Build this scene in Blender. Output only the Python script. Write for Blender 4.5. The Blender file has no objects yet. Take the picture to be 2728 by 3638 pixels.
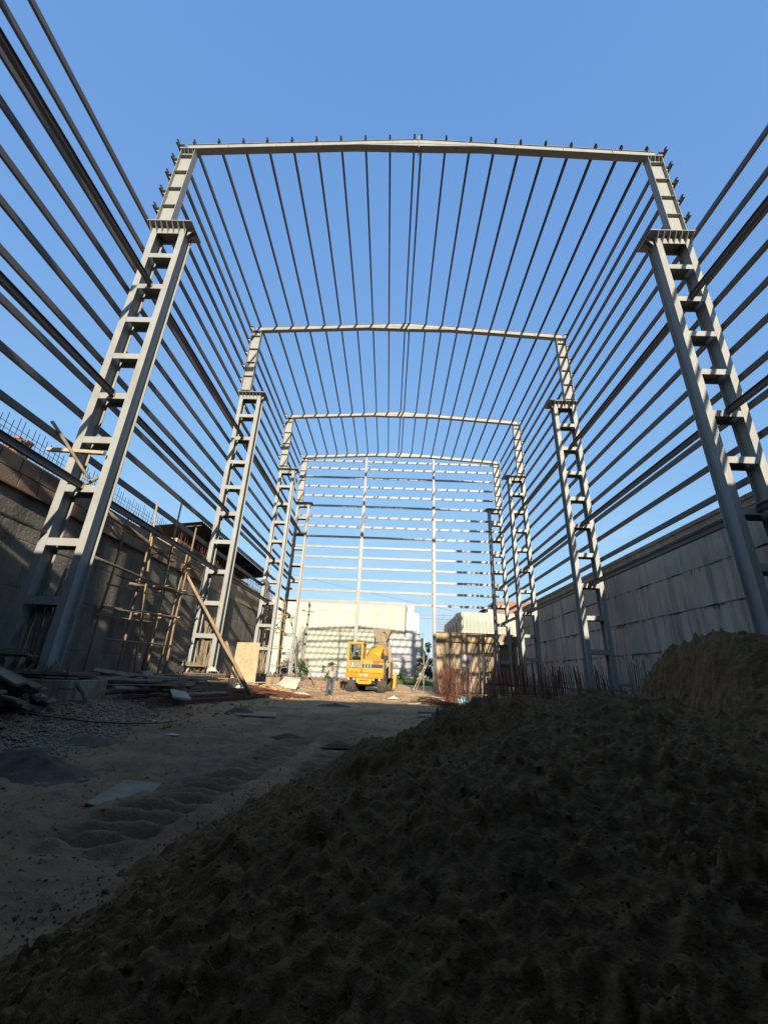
import bpy, math, random
import numpy as np
from mathutils import Vector, Matrix

R = random.Random(7)
SC = bpy.context.scene
COL = SC.collection

# ------------------------------------------------------------------ camera
F_PX, PITCH, YAW, ROLL = 1464.28, 0.3777, 0.0228, 0.0429
CAM = Vector((-0.5086, 0.0, 1.14))
cam = bpy.data.cameras.new("camera")
cam.sensor_fit = 'VERTICAL'; cam.sensor_height = 36.0
cam.lens = 36.0 * F_PX / 3638.0
cam.clip_start = 0.05; cam.clip_end = 3000
camo = bpy.data.objects.new("camera", cam); COL.objects.link(camo)
cy, sy, cp, sp = math.cos(YAW), math.sin(YAW), math.cos(PITCH), math.sin(PITCH)
ex = Vector((cy, sy, 0)); fw = Vector((-sy*cp, cy*cp, sp)); upv = Vector((sy*sp, -cy*sp, cp))
rt = math.cos(ROLL)*ex + math.sin(ROLL)*upv
u2 = -math.sin(ROLL)*ex + math.cos(ROLL)*upv
camo.matrix_world = Matrix(((rt.x, u2.x, -fw.x, CAM.x), (rt.y, u2.y, -fw.y, CAM.y), (rt.z, u2.z, -fw.z, CAM.z), (0, 0, 0, 1)))
SC.camera = camo

# ------------------------------------------------------------------ light
SUN = Vector((0.147, -1.0, 0.33)).normalized()
EL = math.asin(SUN.z); AZ = math.atan2(SUN.x, SUN.y)
W = bpy.data.worlds.new("World"); SC.world = W; W.use_nodes = True
nt = W.node_tree; nt.nodes.clear()
sky = nt.nodes.new('ShaderNodeTexSky'); sky.sky_type = 'NISHITA'; sky.sun_disc = False
sky.sun_elevation = EL; sky.sun_rotation = AZ
sky.air_density = 1.35; sky.dust_density = 0.5; sky.ozone_density = 2.6; sky.altitude = 50
bg = nt.nodes.new('ShaderNodeBackground'); bg.inputs[1].default_value = 0.15
wo = nt.nodes.new('ShaderNodeOutputWorld')
sp_ = nt.nodes.new('ShaderNodeSeparateColor'); cb_ = nt.nodes.new('ShaderNodeCombineColor')   # phone-like flat tone, one curve for the whole sky
nt.links.new(sky.outputs[0], sp_.inputs[0])
for ch, gam, kk in ((0, .56, .70), (1, .46, 1.105), (2, .25, 2.06)):
    pw = nt.nodes.new('ShaderNodeMath'); pw.operation = 'POWER'; pw.inputs[1].default_value = gam
    ml = nt.nodes.new('ShaderNodeMath'); ml.operation = 'MULTIPLY'; ml.inputs[1].default_value = kk
    nt.links.new(sp_.outputs[ch], pw.inputs[0]); nt.links.new(pw.outputs[0], ml.inputs[0]); nt.links.new(ml.outputs[0], cb_.inputs[ch])
tcw = nt.nodes.new('ShaderNodeTexCoord'); mpw = nt.nodes.new('ShaderNodeMapping'); mpw.inputs['Scale'].default_value = (2.2, 2.2, 11)
nzw = nt.nodes.new('ShaderNodeTexNoise'); nzw.inputs['Scale'].default_value = 2.3; nzw.inputs['Detail'].default_value = 8; nzw.inputs['Roughness'].default_value = .62
nt.links.new(tcw.outputs['Generated'], mpw.inputs[0]); nt.links.new(mpw.outputs[0], nzw.inputs['Vector'])
r1 = nt.nodes.new('ShaderNodeMapRange'); r1.inputs['From Min'].default_value = .48; r1.inputs['From Max'].default_value = .78; nt.links.new(nzw.outputs['Fac'], r1.inputs['Value'])
sz_ = nt.nodes.new('ShaderNodeSeparateXYZ'); nt.links.new(tcw.outputs['Generated'], sz_.inputs[0])
r2 = nt.nodes.new('ShaderNodeMapRange'); r2.inputs['From Min'].default_value = .36; r2.inputs['From Max'].default_value = .06; r2.inputs['To Max'].default_value = .95; nt.links.new(sz_.outputs['Z'], r2.inputs['Value'])
mw = nt.nodes.new('ShaderNodeMath'); mw.operation = 'MULTIPLY'; nt.links.new(r1.outputs[0], mw.inputs[0]); nt.links.new(r2.outputs[0], mw.inputs[1])
cw = nt.nodes.new('ShaderNodeMix'); cw.data_type = 'RGBA'; cw.inputs['B'].default_value = (2.5, 2.85, 3.2, 1)
nt.links.new(mw.outputs[0], cw.inputs['Factor']); nt.links.new(cb_.outputs[0], cw.inputs['A']); nt.links.new(cw.outputs['Result'], bg.inputs[0])
nt.links.new(bg.outputs[0], wo.inputs[0])
sl = bpy.data.lights.new("sun", 'SUN'); sl.energy = 5.0; sl.angle = math.radians(0.6); sl.color = (1.0, 0.90, 0.74)
so = bpy.data.objects.new("sun", sl); COL.objects.link(so)
so.rotation_euler = SUN.to_track_quat('Z', 'Y').to_euler(); so.location = (20, -60, 40)
SC.view_settings.view_transform = 'Standard'; SC.view_settings.look = 'None'
SC.view_settings.gamma = 1.0; SC.view_settings.use_curve_mapping = False
SC.view_settings.exposure = 1.0

# ------------------------------------------------------------------ materials
def mat(name, col, col2=None, rough=0.75, metal=0.0, scale=3.0, var=0.5, bump=0.0, bscale=40.0,
        stretch=(1, 1, 1), stain=None, stain_amt=0.0, stain_stretch=(3, 3, .25), stain_scale=1.5, rnd=0.0, spec=0.4, lo=.35, hi=.65, local=False):
    if col2 is None: col2 = tuple(c*(1-var*.5) for c in col)
    if not name.startswith(('damp_sand', 'sand_crumb')): col = tuple(c*.78 for c in col); col2 = tuple(c*.78 for c in col2); stain = tuple(c*.78 for c in stain) if stain else None
    m = bpy.data.materials.new(name); m.use_nodes = True
    n = m.node_tree.nodes; L = m.node_tree.links
    b = n['Principled BSDF']; b.inputs['Roughness'].default_value = rough; b.inputs['Metallic'].default_value = metal
    b.inputs['Specular IOR Level'].default_value = spec
    if local:
        tc = n.new('ShaderNodeTexCoord'); P = tc.outputs['Object']
    else:
        g = n.new('ShaderNodeNewGeometry'); P = g.outputs['Position']
    def noise(sc, st, det=6.0, rg=.6):
        mp = n.new('ShaderNodeMapping'); mp.inputs['Scale'].default_value = st
        L.new(P, mp.inputs['Vector'])
        t = n.new('ShaderNodeTexNoise'); t.inputs['Scale'].default_value = sc; t.inputs['Detail'].default_value = det
        t.inputs['Roughness'].default_value = rg
        L.new(mp.outputs[0], t.inputs['Vector']); return t.outputs['Fac']
    def ramp(f, a, b_):
        r = n.new('ShaderNodeMapRange'); r.inputs['From Min'].default_value = a; r.inputs['From Max'].default_value = b_
        L.new(f, r.inputs['Value']); return r.outputs[0]
    def mix(f, A, B):
        x = n.new('ShaderNodeMix'); x.data_type = 'RGBA'
        if isinstance(f, float): x.inputs['Factor'].default_value = f
        else: L.new(f, x.inputs['Factor'])
        for s, v in ((x.inputs['A'], A), (x.inputs['B'], B)):
            if isinstance(v, tuple): s.default_value = (*v, 1)
            else: L.new(v, s)
        return x.outputs['Result']
    c = mix(ramp(noise(scale, stretch), lo, hi), col, col2)
    if stain:
        f = ramp(noise(stain_scale, stain_stretch, 8, .65), .48, .70)
        mu = n.new('ShaderNodeMath'); mu.operation = 'MULTIPLY'; mu.inputs[1].default_value = stain_amt; L.new(f, mu.inputs[0])
        c = mix(mu.outputs[0], c, stain)
    if rnd:
        oi = n.new('ShaderNodeObjectInfo'); hs = n.new('ShaderNodeHueSaturation')
        r = n.new('ShaderNodeMapRange'); r.inputs['To Min'].default_value = 1-rnd; r.inputs['To Max'].default_value = 1+rnd
        L.new(oi.outputs['Random'], r.inputs['Value']); L.new(r.outputs[0], hs.inputs['Value']); L.new(c, hs.inputs['Color']); c = hs.outputs[0]
    L.new(c, b.inputs['Base Color'])
    if bump:
        bp = n.new('ShaderNodeBump'); bp.inputs['Strength'].default_value = bump; bp.inputs['Distance'].default_value = 1.0/bscale
        L.new(noise(bscale, stretch, 5, .65), bp.inputs['Height']); L.new(bp.outputs[0], b.inputs['Normal'])
    return m

MT = {}
MT['steel'] = mat('painted_steel', (.30, .302, .28), (.255, .257, .24), rough=.5, scale=2.0, bump=.08, bscale=25, stain=(.25, .19, .13), stain_amt=.45, stain_stretch=(3, 3, .35), stain_scale=1.6)
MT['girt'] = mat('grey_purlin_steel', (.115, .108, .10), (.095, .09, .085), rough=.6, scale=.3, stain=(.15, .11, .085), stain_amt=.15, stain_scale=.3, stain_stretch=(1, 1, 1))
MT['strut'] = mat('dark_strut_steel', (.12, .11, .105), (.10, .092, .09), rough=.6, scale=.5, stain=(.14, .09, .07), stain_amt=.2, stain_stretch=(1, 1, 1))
MT['rustplate'] = mat('rusty_base_plate', (.22, .15, .10), (.13, .085, .06), rough=.85, scale=4, bump=.2, bscale=30)
MT['concrete'] = mat('retaining_concrete', (.53, .475, .39), (.41, .36, .295), rough=.92, scale=.7, bump=.35, bscale=14, stain=(.15, .13, .105), stain_amt=.85, stain_stretch=(3.5, 3.5, .28), stain_scale=.9)
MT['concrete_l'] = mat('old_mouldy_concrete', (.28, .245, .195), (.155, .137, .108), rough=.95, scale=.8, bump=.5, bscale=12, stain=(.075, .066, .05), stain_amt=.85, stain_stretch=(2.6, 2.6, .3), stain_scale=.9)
MT['pedestal'] = mat('pedestal_concrete', (.34, .265, .175), (.25, .19, .125), rough=.95, scale=3, bump=.35, bscale=20, stain=(.09, .07, .05), stain_amt=.85, stain_stretch=(3, 3, .5))
MT['plaster'] = mat('brown_plaster', (.46, .36, .24), (.36, .275, .18), rough=.95, scale=1.1, bump=.3, bscale=15, stain=(.13, .1, .075), stain_amt=.5)
MT['panel'] = mat('shutter_panel', (.33, .21, .135), (.20, .125, .08), rough=.9, scale=2.5, bump=.3, bscale=20, stain=(.33, .29, .24), stain_amt=.6, stain_stretch=(1, 1, 1), rnd=.25)
MT['shutter'] = mat('yellow_shutter_board', (.45, .32, .17), (.32, .20, .10), rough=.85, scale=3, bump=.2, bscale=25, stain=(.5, .42, .3), stain_amt=.6, rnd=.2)
MT['rebar'] = mat('rusty_rebar', (.17, .058, .028), (.10, .035, .019), rough=.85, scale=8, bump=.2, bscale=80, rnd=.3)
MT['rebar_grey'] = mat('dull_rebar', (.13, .085, .075), (.09, .06, .055), rough=.8, scale=8, rnd=.2)
MT['bamboo'] = mat('dry_bamboo', (.33, .24, .14), (.23, .155, .085), rough=.8, scale=4, stretch=(1, 1, .4), bump=.15, bscale=30, rnd=.25)
MT['oldwood'] = mat('weathered_timber', (.30, .23, .15), (.175, .132, .086), rough=.9, scale=5, bump=.35, bscale=25, rnd=.3)
MT['plank'] = mat('sawn_plank', (.43, .34, .22), (.30, .22, .14), rough=.85, scale=4, bump=.2, bscale=25, rnd=.2)
MT['ply'] = mat('stained_plywood', (.50, .36, .215), (.43, .30, .17), rough=.8, scale=1.6, stretch=(1, 1, 1), bump=.12, bscale=20, stain=(.25, .14, .07), stain_amt=.75, stain_stretch=(1.6, 1, 2.2), stain_scale=3.0)
MT['whiteboard'] = mat('whitewashed_board', (.56, .49, .39), (.43, .37, .29), rough=.85, scale=3, bump=.15, bscale=20)
MT['sand'] = mat('damp_sand', (.29, .155, .066), (.195, .102, .043), rough=.95, scale=14, bump=1.0, bscale=55, stain=(.10, .055, .025), stain_amt=.55, stain_stretch=(1, 1, 1), stain_scale=2.2, spec=.15)
MT['sandcrumb'] = mat('sand_crumb', (.26, .145, .064), (.19, .105, .047), rough=.95, scale=9, spec=.1)
MT['soil'] = mat('trodden_earth', (.38, .228, .112), (.275, .163, .08), rough=.95, scale=.9, bump=.7, bscale=30, stain=(.19, .118, .062), stain_amt=.8, stain_stretch=(1, 1, 1), stain_scale=.45, spec=.2)
MT['darksand'] = mat('wet_dark_sand', (.17, .12, .08), (.11, .078, .052), rough=.9, scale=8, bump=.7, bscale=60, spec=.3)
MT['gravel'] = mat('grey_gravel', (.35, .265, .18), (.2, .15, .10), rough=.9, scale=14, bump=.2, bscale=60)
MT['cement'] = mat('dried_cement_sheet', (.40, .305, .20), (.29, .215, .14), rough=.9, scale=5, bump=.3, bscale=40, stain=(.12, .11, .1), stain_amt=.5, stain_stretch=(1, 1, 1), stain_scale=4)
MT['cream'] = mat('cream_cladding', (.52, .50, .37), (.48, .46, .34), rough=.6, scale=.4, stain=(.55, .55, .5), stain_amt=.35, stain_stretch=(1, 1, .3), stain_scale=.6)
MT['whitewall'] = mat('white_plaster', (.55, .545, .53), (.48, .475, .46), rough=.9, scale=.5, bump=.15, bscale=8, stain=(.42, .38, .33), stain_amt=.5, stain_stretch=(1, 1, .8), stain_scale=.5)
MT['precast'] = mat('white_precast', (.52, .49, .40), (.45, .42, .34), rough=.9, scale=.8, stain=(.45, .33, .23), stain_amt=.45, stain_stretch=(1, 1, .5), stain_scale=.7)
MT['brick'] = mat('red_brick', (.34, .185, .125), (.27, .145, .10), rough=.9, scale=4, bump=.3, bscale=10)
MT['tin'] = mat('dark_corrugated_tin', (.06, .058, .056), (.04, .038, .036), rough=.7, scale=1.5, metal=.2)
MT['shadewindow'] = mat('dark_shade_and_window', (.05, .05, .052), (.035, .035, .036), rough=.9)  # near-black for the painted eave shade and the window panes
MT['shedgrey'] = mat('shade_shed_cladding', (.10, .10, .10), (.08, .08, .08), rough=.9)
MT['yellow'] = mat('machine_yellow', (.58, .315, .012), (.53, .275, .010), rough=.38, scale=3, stain=(.45, .30, .12), stain_amt=.35, stain_stretch=(1, 1, 1), stain_scale=2, spec=.5)
MT['orange'] = mat('machine_orange', (.56, .21, .010), (.5, .18, .009), rough=.42, scale=3)
MT['navy'] = mat('navy_stripe', (.035, .04, .075), (.028, .03, .06), rough=.4)
MT['hopper'] = mat('cement_crusted_hopper', (.36, .29, .19), (.27, .21, .14), rough=.85, scale=3, bump=.3, bscale=25)
MT['blackplastic'] = mat('black_steel', (.022, .022, .023), (.016, .016, .016), rough=.6)
MT['tyre'] = mat('dusty_tyre', (.10, .085, .065), (.055, .05, .045), rough=.95, scale=6, bump=.3, bscale=40)
MT['rim'] = mat('dusty_yellow_rim', (.45, .28, .07), (.3, .2, .08), rough=.7)
MT['beigepanel'] = mat('beige_panel', (.30, .25, .17), (.25, .205, .14), rough=.6, scale=2)
MT['white'] = mat('white_paint', (.78, .78, .76), rough=.6, var=.1)
MT['lampglass'] = mat('headlamp_glass', (.7, .68, .62), rough=.15, var=.1, spec=.8)
MT['red'] = mat('dark_red_lettering', (.07, .012, .01), rough=.5, var=.1)
MT['black'] = mat('black_lettering', (.03, .03, .03), rough=.6, var=.1)
MT['skin'] = mat('brown_skin', (.24, .125, .075), (.2, .1, .06), rough=.6, scale=8)
MT['hair'] = mat('black_hair', (.012, .011, .010), rough=.6, var=.2)
MT['shirt'] = mat('pale_grey_shirt', (.42, .39, .32), (.34, .31, .26), rough=.9, scale=5, bump=.3, bscale=12)
MT['jeans'] = mat('blue_grey_jeans', (.07, .09, .115), (.05, .062, .08), rough=.9, scale=6)
MT['greyshirt'] = mat('grey_workwear', (.13, .125, .13), (.09, .088, .09), rough=.9, scale=6)
MT['darkshirt'] = mat('dark_shirt', (.05, .055, .065), (.035, .038, .045), rough=.9)
MT['cyan'] = mat('turquoise_plastic', (.22, .55, .55), (.35, .66, .64), rough=.5, scale=5)
MT['cloth'] = mat('white_cloth', (.62, .56, .47), (.5, .45, .38), rough=.9, scale=4)
MT['purple'] = mat('purple_cloth', (.14, .11, .22), (.09, .07, .15), rough=.9, scale=4)
MT['leaf'] = mat('green_leaf', (.075, .12, .025), (.04, .075, .016), rough=.6, scale=3, rnd=.2)
MT['leafdark'] = mat('dark_green_leaf', (.03, .055, .018), (.02, .036, .012), rough=.6, scale=3)
MT['grass'] = mat('grass_blades', (.10, .15, .03), (.07, .10, .025), rough=.7, scale=2)
MT['bark'] = mat('bark', (.12, .09, .06), (.08, .06, .04), rough=.9, scale=6)
MT['pole'] = mat('concrete_pole', (.33, .29, .23), (.25, .22, .17), rough=.9)
MT['wire'] = mat('black_wire', (.02, .02, .02), rough=.7)
def paint_sunlit_far_soil(m):  # paler soil mixed in along y, painting extra sunlight onto the far ground
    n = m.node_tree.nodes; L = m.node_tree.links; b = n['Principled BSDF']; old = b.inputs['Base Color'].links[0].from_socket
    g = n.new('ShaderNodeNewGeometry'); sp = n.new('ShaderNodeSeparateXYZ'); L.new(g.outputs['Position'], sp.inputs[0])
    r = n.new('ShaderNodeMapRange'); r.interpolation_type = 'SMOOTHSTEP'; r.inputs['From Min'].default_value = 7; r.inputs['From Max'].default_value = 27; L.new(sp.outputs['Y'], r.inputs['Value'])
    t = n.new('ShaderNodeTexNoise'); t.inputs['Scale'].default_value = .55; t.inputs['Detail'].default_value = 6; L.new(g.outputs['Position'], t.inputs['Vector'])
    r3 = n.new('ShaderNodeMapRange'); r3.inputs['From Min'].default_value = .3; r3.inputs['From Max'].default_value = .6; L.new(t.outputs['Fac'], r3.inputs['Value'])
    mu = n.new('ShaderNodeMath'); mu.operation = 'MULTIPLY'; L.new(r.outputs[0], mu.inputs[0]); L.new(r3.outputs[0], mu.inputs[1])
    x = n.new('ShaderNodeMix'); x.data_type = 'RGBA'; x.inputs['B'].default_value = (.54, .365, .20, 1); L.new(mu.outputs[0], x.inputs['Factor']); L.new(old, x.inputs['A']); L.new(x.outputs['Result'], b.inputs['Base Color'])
paint_sunlit_far_soil(MT['soil'])
g_ = bpy.data.materials.new('cab_glass'); g_.use_nodes = True
_n = g_.node_tree.nodes; _L = g_.node_tree.links
_tr = _n.new('ShaderNodeBsdfTransparent'); _tr.inputs[0].default_value = (.82, .86, .86, 1)
_gl = _n.new('ShaderNodeBsdfGlossy'); _gl.inputs['Roughness'].default_value = .03
_mx = _n.new('ShaderNodeMixShader'); _mx.inputs[0].default_value = .10
_L.new(_tr.outputs[0], _mx.inputs[1]); _L.new(_gl.outputs[0], _mx.inputs[2])
_L.new(_mx.outputs[0], _n['Material Output'].inputs[0]); MT['glass'] = g_

# ------------------------------------------------------------------ mesh helpers
WM = {}   # world matrix of every object built

class MB:
    def __init__(s): s.v = []; s.f = []
    def add(s, vs, fs):
        o = len(s.v); s.v += [tuple(p) for p in vs]; s.f += [tuple(i+o for i in q) for q in fs]; return s
    def box(s, x0, x1, y0, y1, z0, z1):
        if x0 > x1: x0, x1 = x1, x0
        return s.add([(x0,y0,z0),(x1,y0,z0),(x1,y1,z0),(x0,y1,z0),(x0,y0,z1),(x1,y0,z1),(x1,y1,z1),(x0,y1,z1)],
                     [(0,3,2,1),(4,5,6,7),(0,1,5,4),(1,2,6,5),(2,3,7,6),(3,0,4,7)])
    def prism(s, pts, d):
        """polygon pts (3d) extruded by vector d"""
        n = len(pts); P = [Vector(p) for p in pts]; d = Vector(d)
        nrm = Vector((0, 0, 0))
        for i in range(n): nrm += P[i].cross(P[(i+1) % n])
        if nrm.dot(d) > 0: P = P[::-1]
        return s.add(P + [p+d for p in P], [tuple(range(n)), tuple(range(2*n-1, n-1, -1))] +
                     [(i, i+n, (i+1) % n+n, (i+1) % n) for i in range(n)])
    def bar(s, p, q, w, h, up=(0, 0, 1)):
        p = Vector(p); q = Vector(q); d = (q-p); t = d.normalized(); up = Vector(up)
        a = t.cross(up)
        if a.length < 1e-4: a = t.cross(Vector((1, 0, 0)))
        a.normalize(); b = a.cross(t); a *= w/2; b *= h/2
        return s.prism([p-a-b, p+a-b, p+a+b, p-a+b], d)
    def cyl(s, p, q, r0, r1=None, n=8, caps=True):
        p = Vector(p); q = Vector(q); r1 = r0 if r1 is None else r1
        t = (q-p).normalized(); a = t.orthogonal().normalized(); b = t.cross(a)
        vs = []
        for c, r in ((p, r0), (q, r1)):
            for i in range(n):
                g = 2*math.pi*i/n; vs.append(c + a*(r*math.cos(g)) + b*(r*math.sin(g)))
        fs = [(i, (i+1) % n, (i+1) % n+n, i+n) for i in range(n)]
        if caps: fs += [tuple(range(n-1, -1, -1)), tuple(range(n, 2*n))]
        return s.add(vs, fs)
    def tube(s, pts, rad, n=6):
        P = [Vector(p) for p in pts]; m = len(P)
        if not hasattr(rad, '__len__'): rad = [rad]*m
        t0 = (P[1]-P[0]).normalized(); a = t0.orthogonal().normalized(); vs = []
        for k in range(m):
            t = (P[min(k+1, m-1)]-P[max(k-1, 0)]).normalized()
            a = (a - t*a.dot(t)).normalized(); b = t.cross(a)
            for i in range(n):
                g = 2*math.pi*i/n; vs.append(P[k] + a*(rad[k]*math.cos(g)) + b*(rad[k]*math.sin(g)))
        fs = [(k*n+i, k*n+(i+1) % n, (k+1)*n+(i+1) % n, (k+1)*n+i) for k in range(m-1) for i in range(n)]
        fs += [tuple(range(n-1, -1, -1)), tuple(range((m-1)*n, m*n))]
        return s.add(vs, fs)
    def lathe(s, prof, n=24, M=None):
        """prof: list of (r, z); axis z, then matrix M"""
        M = M or Matrix(); m = len(prof)
        vs = [M @ Vector((r*math.cos(2*math.pi*i/n), r*math.sin(2*math.pi*i/n), z)) for r, z in prof for i in range(n)]
        fs = [(k*n+i, k*n+(i+1) % n, (k+1)*n+(i+1) % n, (k+1)*n+i) for k in range(m-1) for i in range(n)]
        fs += [tuple(range(n-1, -1, -1)), tuple(range((m-1)*n, m*n))]
        return s.add(vs, fs)
    def mesh(s, name, m, smooth=False):
        me = bpy.data.meshes.new(name); me.from_pydata(s.v, [], s.f)
        if m: me.materials.append(MT[m] if isinstance(m, str) else m)
        if smooth: me.polygons.foreach_set('use_smooth', [True]*len(me.polygons))
        me.update(); return me
    def build(s, name, m, parent=None, smooth=False, bevel=0):
        return put(name, s.mesh(name, m, smooth), parent, bevel=bevel)

def put(name, me, parent=None, M=None, bevel=0):
    o = bpy.data.objects.new(name, me); COL.objects.link(o)
    M = M or Matrix()
    o.matrix_basis = M; WM[o] = M
    if parent: o.parent = parent; o.matrix_parent_inverse = WM[parent].inverted()
    if bevel:
        b = o.modifiers.new('bevel', 'BEVEL'); b.width = bevel; b.segments = 2; b.limit_method = 'ANGLE'
    return o

def tag(o, label, cat, group=None, kind=None):
    if label: o['label'] = label
    if cat: o['category'] = cat
    if group: o['group'] = group
    if kind: o['kind'] = kind
    return o

def thing(name, loc, label, cat, group=None):
    o = bpy.data.objects.new(name, None); COL.objects.link(o); o.location = loc; o.empty_display_size = .2
    WM[o] = Matrix.Translation(loc); return tag(o, label, cat, group)

def structure(o): o['kind'] = 'structure'; return o

def lerp(a, b, t): return a+(b-a)*t

# value noise on numpy arrays
def vnoise(x, y, seed):
    xi = np.floor(x).astype(np.int64); yi = np.floor(y).astype(np.int64)
    fx = x-xi; fy = y-yi; fx = fx*fx*(3-2*fx); fy = fy*fy*(3-2*fy)
    def h(a, b):
        n = (a*374761393 + b*668265263 + seed*974634777) & 0x7fffffff
        n = ((n ^ (n >> 13))*1274126177) & 0x7fffffff
        return ((n ^ (n >> 16)) & 0xffff)/65535.0
    return (h(xi, yi)*(1-fx)+h(xi+1, yi)*fx)*(1-fy)+(h(xi, yi+1)*(1-fx)+h(xi+1, yi+1)*fx)*fy
def fbm(x, y, seed, oct=4, gain=.5):
    r = 0; a = 1; t = 0
    for k in range(oct):
        r = r+a*(vnoise(x*2**k+17*k, y*2**k-9*k, seed+k)-.5); t += a; a *= gain
    return r/t*2
def sstep(a, b, x):
    t = np.clip((x-a)/(b-a), 0, 1); return t*t*(3-2*t)

def grid_mesh(name, xs, ys, Z, m, smooth=True, keep=None):
    nx, ny = len(xs), len(ys)
    XX, YY = np.meshgrid(xs, ys)
    co = np.stack([XX.ravel(), YY.ravel(), Z.ravel()], 1).astype(np.float32)
    i = np.arange(nx-1)[None, :] + np.arange(ny-1)[:, None]*nx
    q = np.stack([i, i+1, i+1+nx, i+nx], -1).reshape(-1, 4)
    if keep is not None: q = q[keep.ravel()]
    if keep is not None:
        used = np.unique(q); re = -np.ones(len(co), np.int64); re[used] = np.arange(len(used)); co = co[used]; q = re[q]
    me = bpy.data.meshes.new(name); me.vertices.add(len(co)); me.vertices.foreach_set('co', co.ravel())
    me.loops.add(q.size); me.loops.foreach_set('vertex_index', q.ravel().astype(np.int32))
    me.polygons.add(len(q)); me.polygons.foreach_set('loop_start', np.arange(0, q.size, 4, dtype=np.int32))
    me.polygons.foreach_set('use_smooth', np.ones(len(q), bool))
    me.materials.append(MT[m]); me.update(calc_edges=True); me.validate(); return me

# ------------------------------------------------------------------ ground
def ground_z(x, y):
    x = np.asarray(x, float); y = np.asarray(y, float)
    z = .37*sstep(-5.3, -6.9, x)*sstep(3, 7, y)*(1-sstep(33, 36, y))
    z = z+.14*sstep(25.5, 28.5, y) + .38*sstep(36, 50, y)
    return z
def gz(x, y): return float(ground_z(x, y))

def tracks(x, y):
    """tyre lug imprints pressed into the soft earth"""
    z = 0*x
    for cx, w, y0, y1, ph in ((-2.35, .32, 3.2, 15, 0), (-1.45, .27, 5.6, 18, .5), (-3.5, .24, 9, 19, .2), (-.2, .24, 12, 19.5, .7)):
        c = cx + .12*np.sin(y*.55+cx) + .05*(y-6)
        d = (x-c)/w
        m = (1-sstep(.85, 1.15, np.abs(d)))*sstep(y0, y0+.4, y)*(1-sstep(y1-3, y1, y))
        fade = 1-.6*sstep(6, 11, y)
        lug = np.sin((y*6.3+np.abs(d)*1.1*np.sign(np.sin(y*1.7+ph*9))*.6+ph+.35*fbm(x*3, y*3, 31, 2))*2*math.pi*.62)
        z = z + m*fade*(.060*lug-.045+.02*fbm(x*5, y*5, 33, 2)) + .02*np.exp(-((np.abs(d)-1.2)/.18)**2)*sstep(y0, y0+.4, y)*(1-sstep(y1-3, y1, y))
    return z
def axis(parts):
    out = []
    for a, b, st in parts:
        n = max(1, int(round((b-a)/st))); out += list(np.linspace(a, b, n, endpoint=False))
    return np.array(out+[parts[-1][1]])
gx = axis([(-900, -200, 100), (-200, -40, 20), (-40, -12, 2), (-12, -5.5, .07), (-5.5, .6, .032), (.6, 4, .09), (4, 12, .25), (12, 40, 3), (40, 200, 20), (200, 900, 100)])
gy = axis([(-60, -4, 4), (-4, 1, .5), (1, 2.2, .08), (2.2, 8, .03), (8, 14, .05), (14, 22, .09), (22, 36, .16), (36, 60, 1.5), (60, 200, 14), (200, 1500, 130)])
GX, GY = np.meshgrid(gx, gy)
near = (np.abs(GX) < 12)*(GY > 0)*(GY < 36)*1.0
GZ = ground_z(GX, GY) + near*(.05*fbm(GX*.9, GY*.9, 3, 4) + .04*fbm(GX*4, GY*4, 5, 3)*(1-.6*sstep(10, 20, GY)) - .03*np.abs(fbm(GX*8, GY*8, 8, 2))*(1-sstep(8, 14, GY)))
GZ += tracks(GX, GY)*near
# shoe dents
dents = [(R.uniform(-4.6, -.9), R.uniform(2.2, 6.5)) for _ in range(60)]
for dx, dy in dents:
    r_ = R.uniform(.06, .13); GZ -= R.uniform(.012, .03)*np.exp(-(((GX-dx)/r_)**2+((GY-dy)/(r_*1.3))**2))
def gh(x, y):
    i = int(np.clip(np.searchsorted(gx, x), 1, len(gx)-1)); j = int(np.clip(np.searchsorted(gy, y), 1, len(gy)-1)); return float(GZ[j-1:j+1, i-1:i+1].mean())
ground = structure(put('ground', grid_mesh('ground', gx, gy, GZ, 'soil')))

# ------------------------------------------------------------------ sand heap in front of the camera
toe = [(-1.9, 1.3), (-2.08, 1.9), (-2.02, 2.35), (-1.86, 2.75), (-1.92, 3.2), (-1.82, 3.95), (-1.6, 5.0), (-1.2, 5.9), (-.2, 6.9), (2, 7.9), (5.5, 8.2), (7.6, 7.4), (7.9, 4), (7.4, .9), (4, .35), (1.2, .35), (-.3, .55), (-1.6, .9)]
sx = np.arange(-2.9, 7.2, .0125); syy = np.arange(.25, 7.6, .0125)
SX, SY = np.meshgrid(sx, syy)
wob = .13*fbm(SX*1.6, SY*1.6, 40, 3)+.09*fbm(SX*6, SY*6, 43, 3)
D = np.full(SX.shape, 1e9); ins = np.zeros(SX.shape, bool)
for (ax, ay), (bx, by) in zip(toe, toe[1:]+toe[:1]):
    vx, vy = bx-ax, by-ay; t = np.clip(((SX-ax)*vx+(SY-ay)*vy)/(vx*vx+vy*vy), 0, 1)
    D = np.minimum(D, np.hypot(SX-ax-t*vx, SY-ay-t*vy))
    cr = ((ay > SY) != (by > SY)) & (SX < (bx-ax)*(SY-ay)/(by-ay+1e-12)+ax); ins ^= cr
D = np.where(ins, D, -D); D = D+wob*(1-.9*sstep(.1, .8, D))
cap = .95+.10*fbm(SX*1.5, SY*1.5, 41, 3)
slope = .47
h = slope*D
k_ = .16
H = -k_*np.log(np.exp(-np.clip(h, -2, 4)/k_)+np.exp(-cap/k_))        # smooth minimum
pk = sstep(2.12, 2.62, SX+.12*fbm(SX*2, SY*2, 58, 3)-.12*(SY-4.3))*(1-sstep(4.2, 5.4, SX))*np.exp(-((SY-4.35)/1.05)**4)
H = H+.66*pk*sstep(0, .6, D)
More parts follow.
